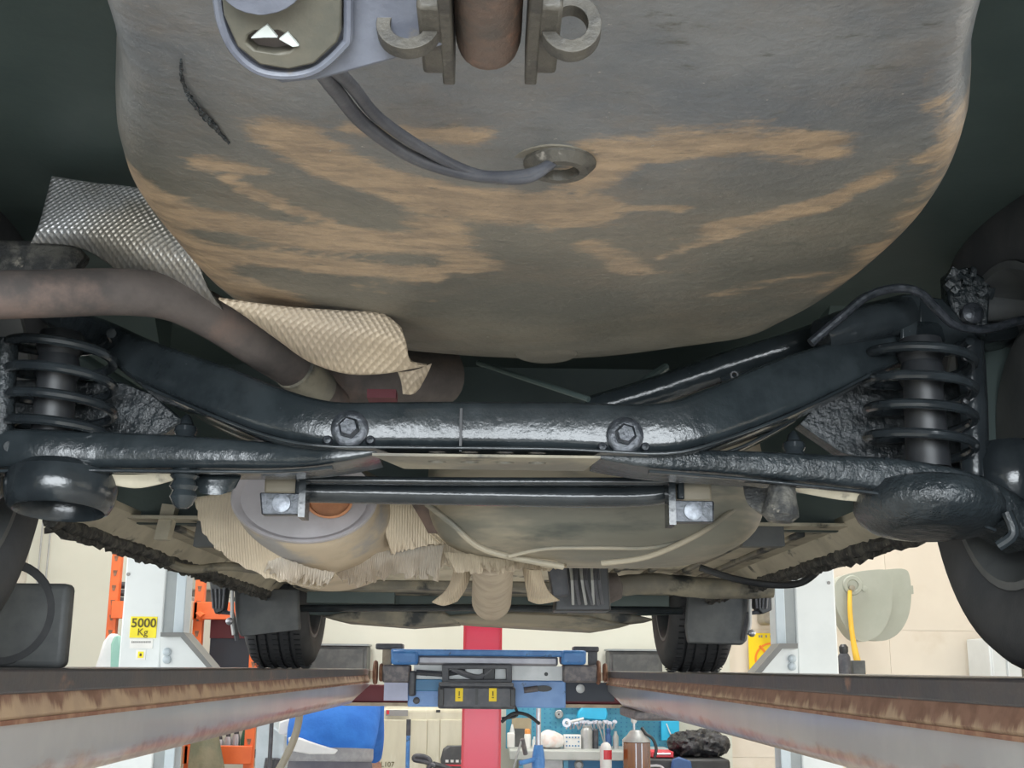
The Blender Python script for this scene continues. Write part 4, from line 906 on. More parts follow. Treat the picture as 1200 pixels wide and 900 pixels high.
# ---------------------------------------------------------------- red column
rc = empty('red_column', (-.05, 7.0, FZ), 'red steel column standing behind the blue jacking beam', 'column')
a = at(542.5, 780, 6.95).x; b = at(588, 780, 6.95).x
MB().box(((a+b)/2, 7.02, .75), (b-a, .16, 4.5)).build('post', MT['red'], rc, bevel=.006)
MB().box(((a+b)/2, 7.1, FZ+.02), (.32, .22, .04)).build('base_plate', MT['red'], rc)
for xx in (a+.006, b-.006): MB().box((xx, 6.94, .75), (.012, .02, 4.5)).build('flange', MT['red2'], rc)

# ---------------------------------------------------------------- front work area
def stand_box(name, x0, y0, x1, Y, dy, mt, label, cat, group=None, zf=FZ, bevel=.01):
    a = at(x0, y0, Y); b = at(x1, y0, Y)
    return tag(MB().box(((a.x+b.x)/2, Y+dy/2, (a.z+zf)/2), (b.x-a.x, dy, a.z-zf)).build(name, mt, bevel=bevel), label, cat, group)
# dark cabinets along the front wall
for x0, x1, y0, lb in ((352, 427, 755.5, 'dark grey wall cabinet left of the red column'), (717, 781, 762, 'dark grey wall cabinet right of the red column')):
    a = at(x0, y0, 8.55); b = at(x1, y0, 8.55)
    zt5, zb5 = a.z, at(x0, 812, 8.8).z
    cbn = empty('wall_cabinet', ((a.x+b.x)/2, 9.0, zb5), lb, 'cabinet')
    MB().box(((a.x+b.x)/2, 8.89, (zt5+zb5)/2), (b.x-a.x, .26, zt5-zb5)).build('body', MT['liner'], cbn, bevel=.008)
    MB().box(((a.x+b.x)/2, 8.88, zt5+.006), (b.x-a.x+.02, .28, .012)).build('top', MT['grey_steel'], cbn)
    MB().box(((a.x+b.x)/2, 8.755, (zt5+zb5)/2), (b.x-a.x-.05, .012, zt5-zb5-.05)).build('door', MT['liner'], cbn, bevel=.003)
# cream locker
CY = 8.3
lk = empty('cream_locker', (-.45, 8.5, FZ), 'cream steel locker between the mechanic and the red column', 'locker')
a = at(446, 829, CY); b = at(556, 829, CY)
MB().box(((a.x+b.x)/2, CY+.2, (a.z+FZ)/2-.0), (b.x-a.x, .4, a.z-FZ)).build('body', MT['cream'], lk, bevel=.03, bseg=4)
for x0, x1 in ((449, 501), (501.5, 516), (516.5, 554)):
    d0 = at(x0, 834, CY); d1 = at(x1, 834, CY)
    MB().box(((d0.x+d1.x)/2, CY-.004, (d0.z+FZ)/2), (d1.x-d0.x, .02, d0.z-FZ-.1)).build('door', MT['cream'], lk, bevel=.004)
MB().pbox(452, 832, 478, 839, CY-.018, .004).build('name_plate', MT['ink_grey'], lk)
MB().pbox(453, 832.5, 456, 837, CY-.02, .003).build('red_square', MT['red2'], lk)
MB().pbox(511, 832, 516, 835, CY-.02, .006).build('catch', MT['black'], lk)
text('locker_number', 'L107', at(454, 896, CY-.016), .045, MT['ink'], lk)
# blue pole with dark grip
po = empty('blue_pole', at(478, 900, 8.0), 'blue pole with dark grip leaning before the cream locker', 'pole')
a = at(478.5, 862, 7.95); MB().tube([(a.x, 7.95, FZ), (a.x, 7.95, a.z)], .013, 12).build('shaft', MT['blue'], po)
c = at(478.5, 843, 7.95); MB().tube([(a.x, 7.95, a.z), (a.x, 7.95, c.z)], .0145, 12).build('grip', MT['gun'], po)
WL['blue_pole'] = Vector((a.x, 7.95, FZ)); 
for ch in po.children: ch.location = WL[ch.name]-WL['blue_pole']
po.location = WL['blue_pole']
# seat with armrest
st = empty('workshop_chair', at(530, 900, 7.9), 'dark backrest and looped armrest of a chair beside the red column', 'chair')
p = at(530, 885, 7.9); st.location = (p.x, 7.9, FZ); WL['workshop_chair'] = Vector((p.x, 7.9, FZ))
MB().pslab([(518, 920), (516, 890), (519, 878), (524, 874), (548, 874), (560, 880), (562, 920)], 7.95, .06).build('backrest', MT['liner'], st, bevel=.015)
MB().tube([at(501, 905, 7.8), at(504, 894, 7.8), at(500, 888, 7.8), at(488, 886, 7.8), at(486, 890, 7.8), at(500, 893, 7.8), at(510, 898, 7.8)], .016, 10, smooth=5).build('armrest', MT['gun'], st)
MB().tube([at(508, 896, 7.8), at(528, 902, 7.9)], .02, 8).build('arm_bracket', MT['gun'], st)
MB().box((p.x, 7.62, FZ+.45), (.44, .4, .08)).build('seat', MT['gun'], st, bevel=.02)
MB().tube([(p.x, 7.7, FZ+.06), (p.x, 7.7, FZ+.42)], .03, 12).build('column', MT['gun'], st)
MB().box((p.x, 7.9, FZ+.6), (.06, .05, .36)).build('back_stem', MT['gun'], st)
for k in range(5):
    an = 2*pi*k/5; MB().tube([(p.x, 7.7, FZ+.07), (p.x+.28*math.cos(an), 7.7+.28*math.sin(an), FZ+.03)], .022, 8).build('foot', MT['gun'], st)
for k in range(4): MB().pbox(522+k*6, 890.5, 525.5+k*6, 893.5, 7.945, .004).build('white_lettering', MT['paper'], st)
MB().pbox(521, 896, 545, 898, 7.945, .004).build('red_lettering', MT['red2'], st)

# pegboard wall, bench and things on it
BY = 8.62
pb = empty('pegboard', at(690, 850, 8.95), 'blue perforated tool board on the wall over the workbench', 'tool board')
MB().pbox(593, 824, 796, 878, 8.93, .03).build('board', MT['peg'], pb)
MB().pbox(650, 822, 745, 828, 8.9, .05).build('top_rail', MT['wall'], pb)
WLp = MB()
for i in range(30):
    for k in range(9): 
        q = at(600+i*6.4, 831+k*5.2, 8.929); WLp.box((q.x, 8.929, q.z), (.008, .004, .008))
WLp.build('peg_hole', MT['cab_blue'], pb)['kind'] = 'stuff'
wbz = at(660, 877, BY).z
wb_ = empty('workbench', (.8, BY+.1, FZ), 'blue workbench with grey drawers and pale top under the pegboard', 'workbench')
a = at(597, 880, BY-.25).x; b = at(792, 880, BY-.25).x
MB().box(((a+b)/2, BY+.02, wbz-.03), (b-a, .56, .06)).build('bench_top', MT['bench'], wb_, bevel=.006)
x1 = at(609, 885, BY).x
MB().box(((x1+b)/2, BY+.05, (wbz-.06+FZ)/2), (b-x1-.02, .44, wbz-.06-FZ)).build('cabinet', MT['cab_blue'], wb_)
for x0, xx1 in ((612, 624), (636, 660)):
    d0 = at(x0, 888, BY-.2); d1 = at(xx1, 888, BY-.2)
    for k in range(4): MB().box(((d0.x+d1.x)/2, BY-.18, d0.z-.08-k*.2), (d1.x-d0.x, .03, .17)).build('drawer', MT['alu'], wb_, bevel=.004)
for x0 in (608.5, 661):
    d0 = at(x0, 888, BY-.2); MB().box((d0.x+.012, BY-.19, (wbz-.06+FZ)/2), (.03, .03, wbz-.07-FZ)).build('frame_post', MT['cab_cyan'], wb_)
d0 = at(636, 884, BY-.2); MB().box((d0.x, BY-.185, d0.z+.0), (.32, .02, .02)).build('frame_rail', MT['cab_cyan'], wb_)
MB().lathe([(.03, 0), (.03, .03), (.018, .04)], at(678, 896, BY-.17), (0, -1, 0), 14).build('bench_vice_handle', MT['alu'], wb_)
def onb(px, Y=BY): q = at(px, 877, Y); return Vector((q.x, Y, wbz))
def pz(py, Y=BY): return at(660, py, Y).z
def lat_item(name, px, prof, mt, label, cat, Y=BY, group=None):
    o = MB().lathe([(r, h) for r, h in prof], onb(px, Y), (0, 0, 1), 20).build(name, mt); return tag(o, label, cat, group)
k_ = m_px(BY)
# squeeze bottle
t = empty('squeeze_bottle', onb(598.5), 'cream squeeze bottle with pointed tip at left end of workbench', 'bottle')
MB().box(onb(598.5)+Vector((0, 0, .05)), (.052, .05, .1)).build('body', MT['paper'], t, bevel=.008)
MB().lathe([(.018, .1), (.014, .12), (.005, .155)], onb(600), (0, 0, 1), 14).build('nozzle', MT['white'], t)
t = empty('cardboard_sheet', onb(611, BY+.16), 'tan cardboard sheet leaning on the blue board', 'cardboard')
MB().box(onb(611, BY+.17)+Vector((0, 0, .095)), (.135, .02, .19)).build('sheet', MT['tan'], t)
MB().box(onb(608, BY+.14)+Vector((0, 0, .06)), (.08, .03, .12)).build('backing', MT['liner'], t)
t = empty('orange_cap_bottle', onb(618), 'white bottle with orange cap on the workbench', 'bottle')
MB().lathe([(.022, 0), (.022, .085), (.016, .1)], onb(618), (0, 0, 1), 18).build('body', MT['paper'], t)
MB().lathe([(.019, .085), (.019, .118), (.012, .126)], onb(618), (0, 0, 1), 18).build('cap', MT['orange_cap'], t)
t = empty('spray_nozzle_bottle', onb(625.5), 'small white spray bottle beside the silver jack rod', 'bottle')
MB().lathe([(.011, 0), (.011, .05), (.006, .06)], onb(625.5), (0, 0, 1), 14).build('body', MT['paper'], t)
MB().box(onb(626)+Vector((0, -.01, .065)), (.012, .03, .02)).build('trigger', MT['white'], t)
# plastic bag
vs = []; 
bgp = superell((onb(646).x, BY-.02, wbz+.05), .088, .08, .052, .8, .9, 14, 24)
for v in bgp.v:
    v.z += .022*(1-min(1, abs(v.x-onb(640).x)/.1)) if v.z > wbz+.05 else 0
    v += Vector((R.uniform(-1, 1), R.uniform(-1, 1), R.uniform(-1, 1)))*.003
    v.z = max(v.z, wbz)
tag(bgp.build('plastic_bag', MT['plastic_white'], angle=80), 'crumpled white plastic bag on the workbench', 'bag')
t = empty('patterned_box', onb(670.5), 'white box with blue dots beside the plastic bag', 'box')
bb = MB().box(onb(670.5)+Vector((0, 0, .045)), (19*k_, .09, .09)).build('carton', MT['paper'], t, bevel=.004)
for i in range(5):
    for j in range(3):
        if j == 1 and i in (1, 2, 3): continue
        MB().box(onb(663.5+i*3.5)+Vector((0, -.047, .02+j*.027)), (.009, .003, .009)).build('blue_dot', MT['cab_blue'], bb)
t = empty('canister', onb(687.5), 'dull grey metal canister standing on the workbench', 'canister')
MB().lathe([(.041, 0), (.041, .115), (.03, .132), (.026, .138)], onb(687.5), (0, 0, 1), 24).build('body', MT['alu'], t)
MB().lathe([(.029, .136), (.029, .15), (.01, .153)], onb(687.5), (0, 0, 1), 24).build('lid', MT['alu'], t)
lat_item('dark_can', 698, [(.02, 0), (.02, .12), (.012, .13)], MT['gun'], 'slim dark can right of the grey canister', 'can')
t = empty('blue_bottle', onb(713), 'dark blue bottle standing on right of workbench', 'bottle')
MB().lathe([(.022, 0), (.022, .08), (.012, .1)], onb(713), (0, 0, 1), 16).build('body', MT['blue_cloth'], t)
MB().lathe([(.016, .1), (.016, .125), (.006, .135)], onb(713), (0, 0, 1), 12).build('cap', MT['blue_cloth'], t)
lat_item('grey_bottle', 721.5, [(.02, 0), (.02, .08), (.01, .1), (.01, .115)], MT['alu'], 'grey bottle beside the dark blue bottle', 'bottle')
lat_item('white_jar', 737, [(.045, 0), (.045, .06), (.03, .075)], MT['paper'], 'white jar behind the oil dispenser', 'jar')
# hanging tools: spanners in a row, dial, cyan half-round bin
for i in range(15):
    px = 665+i*3.9; q = at(px, 850+R.uniform(-.7, .7), 8.72 if i % 2 else 8.76); an = R.uniform(-.4, .4); L = .026
    t = empty('spanner', q, 'small silver spanner hanging in a crowded row on the blue board', 'spanner', 'spanners hanging on the blue board')
    d = Vector((math.sin(an), 0, math.cos(an)))
    MB().tube([q-d*L, q+d*L*.6], .0075, 6).build('shank', MT['chrome'], t)
    MB().slab([q+d*L*.75+Vector((.017*math.cos(z), 0, .013*math.sin(z))) for z in [i_*pi/5 for i_ in range(10)]], (0, .008, 0)).build('jaw', MT['chrome'], t)
t = empty('wrench', at(672, 845, 8.7), 'large white spanner lying across left end of the tool row', 'wrench')
q = at(664, 847, 8.7); q2 = at(684, 842, 8.7)
MB().tube([q, q2], .009, 8).build('shank', MT['paper'], t)
MB().lathe([(.03, 0), (.03, .012), (.012, .012), (.012, 0)], q, (0, -1, 0), 18, cap=False).build('jaw', MT['chrome'], t)
t = empty('dial_gauge', at(654.5, 837, 8.9), 'round grey gauge hanging on the blue board', 'gauge')
MB().lathe([(.03, 0), (.03, .02), (.024, .024), (.022, .018), (0, .018)], at(655, 837, 8.92), (0, -1, 0), 24, cap=False).build('case', MT['alu'], t)
MB().lathe([(.006, 0), (.004, .006)], at(655, 837, 8.9), (0, -1, 0), 10).build('pointer_hub', MT['black'], t)
t = empty('cyan_bin', at(693, 838, 8.84), 'bright cyan half round bin above the hanging spanners', 'bin')
pts = [(676, 842), (678, 834), (684, 828), (690, 826), (704, 826), (710, 829), (712, 836), (711, 843), (700, 844)]
MB().pslab(pts, 8.78, .1).build('shell', MT['cyan'], t, bevel=.012)
# cyan panel at right of the tool board
t = empty('plastic_sheet', at(788, 855, 8.88), 'bright blue plastic panel hanging right of the tool board', 'sheet')
MB().pbox(775, 845, 796, 868, 8.87, .04).build('panel', MT['cyan'], t, bevel=.004)
MB().tube([at(781, 848, 8.86), at(788, 866, 8.86)], .004, 6).build('white_cord', MT['paper'], t)
# standing transmission jack
t = empty('transmission_jack', (at(631, 890, 6.6).x, 6.6, FZ), 'blue hydraulic jack column with bright steel rod right of red column', 'jack')
q = at(631, 873, 6.6); q0 = at(631.5, 830, 6.6)
MB().tube([(q.x, 6.6, q.z-.02), (q.x, 6.6, q0.z)], .0125, 14).build('rod', MT['chrome'], t)
MB().lathe([(.034, FZ+.1), (.034, q.z-.07), (.028, q.z-.03), (.022, q.z)], (q.x, 6.6, 0), (0, 0, 1), 24).build('cylinder', MT['blue'], t)
MB().tube([(q.x-.02, 6.58, q.z-.07), (q.x-.1, 6.56, q.z-.09)], .012, 8).build('release_arm', MT['blue'], t)
l0 = at(611, 868, 6.55); l1 = at(601, 903, 6.55)
MB().tube([l0, l1], .006, 8).build('pump_lever', MT['alu'], t)
MB().tube([at(612, 866, 6.55), at(616, 884, 6.58)], .012, 8).build('lever_socket', MT['grease'], t)
for k in range(4):
    an = pi/4+k*pi/2; MB().box((q.x+.16*math.cos(an), 6.6+.16*math.sin(an), FZ+.06), (.3, .05, .05), Matrix.Rotation(an, 3, 'Z')).build('foot', MT['blue'], t)
# red and white bottle on a stand, oil dispenser
t = empty('brake_fluid_bottle', at(710, 890, 7.0), 'tall white bottle with red label before the workbench', 'bottle')
q = at(710, 900, 7.0); zt2 = at(710, 872, 7.0).z
WL[t.name] = Vector((q.x, 7.0, q.z-.09)); t.location = WL[t.name]
MB().lathe([(.032, q.z-.09), (.032, zt2-.02), (.024, zt2), (.01, zt2+.01)], (q.x, 7.0, 0), (0, 0, 1), 20).build('body', MT['paper'], t)
MB().lathe([(.0325, zt2-.08), (.0325, zt2-.03)], (q.x+.001, 7.0, 0), (0, 0, 1), 20, cap=False).build('red_label', MT['red2'], t)
for dx in (-6, 1): MB().tube([at(706+dx, 845, 7.0), at(709, 874, 7.0)], .004, 6).build('tube', MT['alu'], t)
tt = empty('bottle_trolley', (q.x+.15, 7.1, FZ), 'grey steel trolley holding red label bottle and oil dispenser', 'trolley')
zt3 = q.z-.09
MB().box((q.x+.16, 7.02, zt3-.015), (.62, .42, .03)).build('tray', MT['grey_steel'], tt, bevel=.005)
for dx in (-.12, .44):
    for dy in (-.17, .17): MB().tube([(q.x+dx, 7.02+dy, FZ), (q.x+dx, 7.02+dy, zt3-.02)], .014, 8).build('leg', MT['grey_steel'], tt)
q = at(746, 890, 6.98); zb3 = zt3
t = empty('oil_dispenser', (q.x, 6.98, zb3), 'amber oil dispenser jar with metal top and black hose', 'dispenser')
z1 = at(746, 868, 6.98).z; z2 = at(746, 858, 6.98).z; z3 = at(746, 841, 6.98).z
MB().lathe([(.076, zb3), (.076, z1-.01), (.07, z1)], (q.x, 6.98, 0), (0, 0, 1), 12).build('jar', MT['amber'], t, angle=20)
for dx in (-.012, .02): MB().box((q.x+dx, 6.902, (zb3+z1)/2), (.004, .006, z1-zb3-.02)).build('guard_wire', MT['chrome'], t)
MB().lathe([(.078, z1-.006), (.074, z1+.008), (.05, z1+.03), (.04, z2), (.03, z2+.01)], (q.x, 6.98, 0), (0, 0, 1), 24).build('metal_top', MT['alu'], t)
MB().tube([(q.x-.012, 6.98, z2), (q.x-.012, 6.98, z3-.02)], .006, 8).build('pump_rod', MT['chrome'], t)
MB().lathe([(.01, -.03), (.016, -.02), (.016, 0), (.008, .006)], (q.x-.012, 6.98, z3), (0, 0, 1), 14).build('pump_knob', MT['paper'], t)
MB().tube([at(752, 853, 6.98), at(757, 860, 6.96), at(765, 866, 6.95), at(769, 877, 6.95), at(767, 888, 6.95)], .009, 8, smooth=5).build('hose', MT['black'], t)
# right: red box, bin bag heap on a dark bin
t = empty('red_tool_tray', at(775, 882, 7.6), 'red metal tray on a dark bench right of oil dispenser', 'tray')
q0 = at(762, 880, 7.6); q1 = at(788, 886, 7.6); zz = at(775, 887, 7.6).z
WL[t.name] = Vector(((q0.x+q1.x)/2, 7.65, zz)); t.location = WL[t.name]
MB().box(((q0.x+q1.x)/2, 7.65, (q0.z+zz)/2), (q1.x-q0.x, .2, q0.z-zz)).build('tray', MT['red2'], t, bevel=.004)
MB().tube([(q0.x+.02, 7.55, zz+.02), (q1.x-.02, 7.55, zz+.02)], .006, 6).build('tray_handle', MT['chrome'], t)
zb4 = at(810, 905, 7.6).z
dk = empty('dark_bin', (at(800, 900, 7.6).x, 7.7, FZ), 'black drum bin under the heap of bin bags', 'bin')
xc = at(806, 900, 7.6).x
MB().box((xc-.02, 7.72, (zz+FZ)/2-.002), (.52, .42, zz-FZ-.004)).build('bin_body', MT['black'], dk, bevel=.02)
MB().tube([(xc-.27, 7.5, zz-.05), (xc-.18, 7.49, zz-.045), (xc-.14, 7.5, zz-.09)], .008, 8, smooth=4).build('bin_handle', MT['chrome'], dk)
def heap(name, c, rx, ry, rz, mt, label, cat, amp, zmin):
    m = superell(c, rx, ry, rz, .9, .9, 48, 90)
    from mathutils import noise as mn
    for v in m.v:
        d = (v-Vector(c)); k = mn.noise(v*8)*.9+.9*(.5-abs(mn.noise(v*19)))+.5*(.4-abs(mn.noise(v*41)))
        v += d.normalized()*amp*k; v.z = max(v.z, zmin)
    return tag(m.build(name, mt, angle=50), label, cat)
heap('bin_bag', (at(822, 890, 7.7).x, 7.78, zz+.05), .15, .17, .085, MT['bag'], 'crumpled black bin bag heaped on the dark bin', 'bag', .05, zz)
bl = MB().pslab([(786, 903), (788, 890), (796, 887), (810, 892), (812, 906)], 7.46, .03).build('blue_rag', MT['blue_cloth'], bevel=.01); tag(bl, 'navy blue rag hanging over front of dark bin', 'rag')

# wall hose reel on the right
t = empty('hose_reel', (at(1022, 712, 7.6).x, 7.6, at(1022, 712, 7.6).z), 'grey green hose reel hanging by the right wall', 'hose reel')
c = at(1004, 712, 7.45)
poly = [(979, 684), (985, 676), (1000, 671), (1020, 668), (1038, 668), (1044, 676), (1046, 700), (1042, 725), (1030, 744), (1012, 752), (998, 745), (985, 724), (979, 705)]
poly = [(q.x, q.y) for q in spline([Vector((x, y, 0)) for x, y in poly+[poly[0]]], [0]*(len(poly)+1), 4)[0][:-1]]
MB().pslab(poly, 7.4, .16).build('front_shell', MT['reel'], t, bevel=.05, bseg=5)
poly2 = [(x+22 if x > 1010 else x+12, y-1) for x, y in poly]
MB().pslab(poly2, 7.55, .14).build('rear_shell', MT['reel'], t, bevel=.04, bseg=4)
MB().lathe([(.06, 0), (.055, .012), (.035, .012), (.03, .004), (.02, .004)], at(999, 686, 7.4), (0, -1, 0), 24).build('hub_ring', MT['reel'], t)
MB().lathe([(.016, 0), (.016, .02), (.008, .022)], at(998, 689, 7.39), (0, -1, 0), 16).build('outlet', MT['bin_grey'], t)
MB().lathe([(.018, 0), (.018, .008), (.01, .01)], at(1013, 690, 7.4), (0, -1, 0), 16).build('screw_cover', MT['reel'], t)
MB().tube([at(996, 692, 7.37), at(996, 715, 7.36), at(999, 745, 7.36), at(1004, 772, 7.35), at(1011, 795, 7.35), at(1018, 840, 7.35)], [.012, .014, .015, .02, .026, .03], 12, smooth=6).build('yellow_hose', MT['hose_yellow'], t)
q = at(1030, 700, 7.6); MB().box((q.x+.2, 8.35, q.z+.05), (.05, 1.45, .05)).build('wall_bracket', MT['reel'], t)
# black bottle and grey box on a stand near the reel
t = empty('black_bottle', at(991, 800, 7.2), 'black bottle with round cap under the hose reel', 'bottle')
q = at(991, 808, 7.2); zs = [at(991, y, 7.2).z for y in (808, 770, 766, 758, 755)]
WL[t.name] = Vector((q.x, 7.2, zs[0])); t.location = WL[t.name]
MB().lathe([(.036, zs[0]), (.036, zs[1]), (.026, zs[2])], (q.x, 7.2, 0), (0, 0, 1), 20).build('body', MT['gun'], t)
MB().lathe([(.02, zs[2]-.005), (.026, zs[2]+.012), (.026, zs[3]), (.014, zs[4])], (q.x, 7.2, 0), (0, 0, 1), 20).build('cap', MT['black'], t)
q2 = at(1006, 774, 7.25); t2 = tag(MB().box((q2.x-.005, 7.26, (q2.z+zs[0])/2), (.075, .07, q2.z-zs[0])).build('grey_carton', MT['liner'], bevel=.004), 'small grey carton beside the black bottle', 'box')
sh = empty('bottle_stand', (q.x+.05, 7.22, FZ), 'narrow grey stand holding black bottle under hose reel', 'stand')
MB().box((q.x+.04, 7.23, zs[0]-.015), (.3, .25, .03)).build('shelf', MT['grey_steel'], sh, bevel=.004)
MB().box((q.x+.04, 7.23, (zs[0]-.03+FZ)/2), (.08, .08, zs[0]-.03-FZ)).build('leg', MT['grey_steel'], sh)
# yellow prohibition sign
SY = 8.98
sg = empty('warning_sign', at(900, 768, SY), 'yellow sign with orange prohibition circle on the front wall', 'sign')
MB().pbox(878, 742, 923, 802, SY, .02).build('panel', MT['sign_yellow'], sg)
def circ(r0, r1, n=36): 
    return [(903.5+r0*math.cos(2*pi*i/n), 772+r0*math.sin(2*pi*i/n)) for i in range(n)], [(903.5+r1*math.cos(2*pi*i/n), 772+r1*math.sin(2*pi*i/n)) for i in range(n)][::-1]
o_, i_ = circ(19, 16.8)
MB().pslab(o_, SY-.004, .006, [i_]).build('red_ring', MT['sign_orange'], sg, label='orange ring and bar')
MB().pslab([(889.2, 757.5), (891, 755.7), (918, 786.5), (916.2, 788.2)], SY-.004, .006).build('ring_bar', MT['sign_orange'], sg)
MB().pslab([(890.5, 771), (895, 770.5), (897, 774), (892, 774)], SY-.003, .005).build('pictogram', MT['ink'], sg)
for i, wd in enumerate((2.2, 2.2, 0, 2.2, 0, 2.2, 2, 2.2, 2, 2.2, 1.8)):
    if wd: MB().pbox(889+i*2.7, 744.2, 889+i*2.7+wd*.8, 747.2, SY-.002, .003).build('print_mark', MT['bin_grey'], sg)
# round tan bins high on the wall, left and right
t = empty('beige_duct', at(920, 700, 8.7), 'taupe rounded housing on the wall above the yellow sign', 'housing')
MB().pslab([(896, 660), (935, 660), (940, 715), (925, 727), (912, 731), (896, 732)], 8.75, .28).build('lower_shell', MT['bin_grey'], t, bevel=.04, bseg=4)
MB().pslab([(896, 660), (940, 660), (940, 707), (896, 709)], 8.7, .05).build('upper_shell', MT['blue_grey'], t, bevel=.01)
q = at(920, 706, 8.9); 
# ---------------------------------------------------------------- left racks
RK = empty('pallet_rack', (-2.0, 8.35, FZ), 'orange perforated pallet rack behind the left lift post', 'rack')
def upright(px, Y):
    q = at(px, 740, Y); m = MB(); up_ = m.box((q.x, Y, .35), (.06, .06, 3.7)).build('upright', MT['orange'], RK, bevel=.004)
    for i in range(36):
        MB().slab([(q.x-.014, Y-.0305, -1.3+i*.095), (q.x+.014, Y-.0305, -1.3+i*.095), (q.x+.007, Y-.0305, -1.335+i*.095), (q.x-.007, Y-.0305, -1.335+i*.095)], (0, -.002, 0)).build('slot', MT['rust'], up_)
    return q.x
ux = [upright(px, 8.1) for px in (131, 232, 300)]
ux2 = upright(213, 8.6)
for z, y in ((at(150, 715, 8.1).z, 0), (at(260, 884, 8.1).z, 0)):
    MB().box(((ux[0]+ux[1])/2, 8.07, z), (ux[1]-ux[0], .05, .11)).build('beam', MT['orange'], RK, bevel=.004)
    MB().box(((ux[1]+ux[2])/2, 8.07, z+.0), (ux[2]-ux[1]+.05, .05, .11)).build('beam', MT['orange'], RK, bevel=.004)
    MB().box(((ux[0]+ux[2])/2, 8.4, z-.02), (ux[2]-ux[0], .6, .03)).build('shelf', MT['slate'], RK)
zA = at(150, 715, 8.1).z; zB = at(260, 884, 8.1).z
MB().box(((ux[1]+ux[2])/2+.03, 8.2, zA-.1), (ux[2]-ux[1]-.06, .04, .14)).build('maroon_panel', MT['maroon'], RK)
MB().box(((ux[1]+ux[2])/2+.03, 8.22, zA-.34), (ux[2]-ux[1]-.06, .04, .36)).build('slate_panel', MT['slate'], RK)
MB().tube([at(208, 709, 8.15), at(226, 712, 8.1), at(238, 724, 8.05)], .03, 8).build('brace', MT['orange'], RK)
# clutter on the upper rack shelf (behind the post's left edge)
for i, (px, py) in enumerate(((143, 682), (144, 690), (143, 698), (142, 704))):
    q = at(px, py, 8.3); tag(MB().tube([(q.x-.06, 8.25, zA+.02+.05*i), (q.x+.14, 8.35, zA+.02+.05*i)], .024, 10).build('grey_tube', MT['gun']), 'dark grey tube piled on upper shelf of orange rack', 'tube', 'dark tubes on the orange rack')
for i in range(3):
    q = at(142, 745+i*9, 8.3); tag(MB().tube([(q.x-.05, 8.25, zA-.25-.06*i), (q.x+.12, 8.3, zA-.25-.06*i)], .024, 10).build('dark_pipe', MT['liner']), 'dark pipe stored below upper shelf of orange rack', 'pipe', 'dark pipes under the rack shelf')
# white and mint sack
t = empty('sack', (at(128, 775, 7.0).x, 7.0, FZ), 'white and mint green sack standing left of lift post', 'sack')
MB().pslab([(104, 800), (114, 772), (120, 752), (129, 741), (136, 744), (137, 800)], 7.0, .1).build('white_side', MT['cloth_white'], t, bevel=.02)
MB().pslab([(128, 800), (129, 755), (133, 745), (140, 744), (142, 760), (143, 800)], 6.97, .12).build('mint_side', MT['mint'], t, bevel=.02)
q = at(127, 800, 7.0); MB().box((q.x, 7.06, (q.z+FZ)/2), (.18, .14, q.z-FZ)).build('sack_base', MT['cloth_white'], t, bevel=.03)
# things above the rack beam right of post
t = tag(MB().pbox(200, 698, 222, 714.6, 8.13, .16).build('pale_carton', MT['paper'], bevel=.005), 'pale carton on rack shelf just right of lift post', 'box')
t = empty('taupe_bin', (at(236, 700, 8.4).x, 8.4, zA), 'taupe storage bin on the orange rack behind arch', 'bin')
MB().pslab([(222, 665), (256, 665), (256, 712), (240, 717), (222, 717)], 8.38, .2).build('bin_shell', MT['bin_grey'], t, bevel=.02)
MB().pbox(205, 655, 262, 692, 8.34, .04).build('bin_front', MT['reel'], t, bevel=.01)
# pale column board behind the post
tag(MB().box((at(214, 740, 7.9).x, 7.9, (at(214, 704, 7.9).z+FZ)/2), (.1, .05, at(214, 704, 7.9).z-FZ)).build('pale_board', MT['cream']), 'narrow cream board upright behind the lift post gusset', 'board')
# lower shelf: canisters, green can, olive tarpaulin
zs_ = zB-.005
for i, (px, r, h) in enumerate(((257, .024, .1), (266.5, .025, .12), (276, .026, .14))):
    q = at(px, 880, 8.3); t = empty('steel_canister', (q.x, 8.3, zs_), ('squat silver canister beside the olive tarpaulin', 'middle silver canister on lower rack shelf', 'tallest silver canister next to the green can')[i], 'canister')
    MB().lathe([(r, zs_), (r, zs_+h*.7), (r*.7, zs_+h*.85)], (q.x, 8.3, 0), (0, 0, 1), 18).build('body', MT['chrome'], t)
    MB().lathe([(r*.6, zs_+h*.8), (r*.6, zs_+h), (r*.3, zs_+h+.01)], (q.x, 8.3, 0), (0, 0, 1), 14).build('cap', MT['gun'], t)
q = at(288.5, 875, 8.3); tag(MB().lathe([(.035, zs_), (.04, zs_+.08), (.025, zs_+.15), (.0, zs_+.16)], (q.x, 8.3, 0), (0, 0, 1), 18).build('green_can', MT['green']), 'dark green can at the right end of the rack shelf', 'can')
tp = sheet('olive_tarpaulin', [[(228, 830, 7.9), (240, 830, 7.88), (252, 832, 7.9)], [(224, 865, 7.86), (240, 864, 7.8), (256, 866, 7.86)], [(220, 900, 7.84), (240, 902, 7.76), (262, 900, 7.84)], [(218, 940, 7.84), (240, 942, 7.76), (266, 940, 7.84)]], MT['olive'], (0, .03, 0), par=None)
tag(tp, 'olive green tarpaulin draped over front of orange rack', 'tarpaulin')
q = at(207, 889, 8.2); tag(superell((q.x, 8.4, zs_+.035), .05, .05, .035, .8, .8, 10, 16).build('brown_pouch', MT['tan']), 'small tan pouch on rack shelf left of tarpaulin', 'pouch')
q = at(195, 892, 8.1); tag(MB().box((q.x, 8.2, zs_+.008), (.2, .18, .012)).build('yellow_tray', MT['hose_yellow']), 'flat yellow tray on lower shelf of orange rack', 'tray')
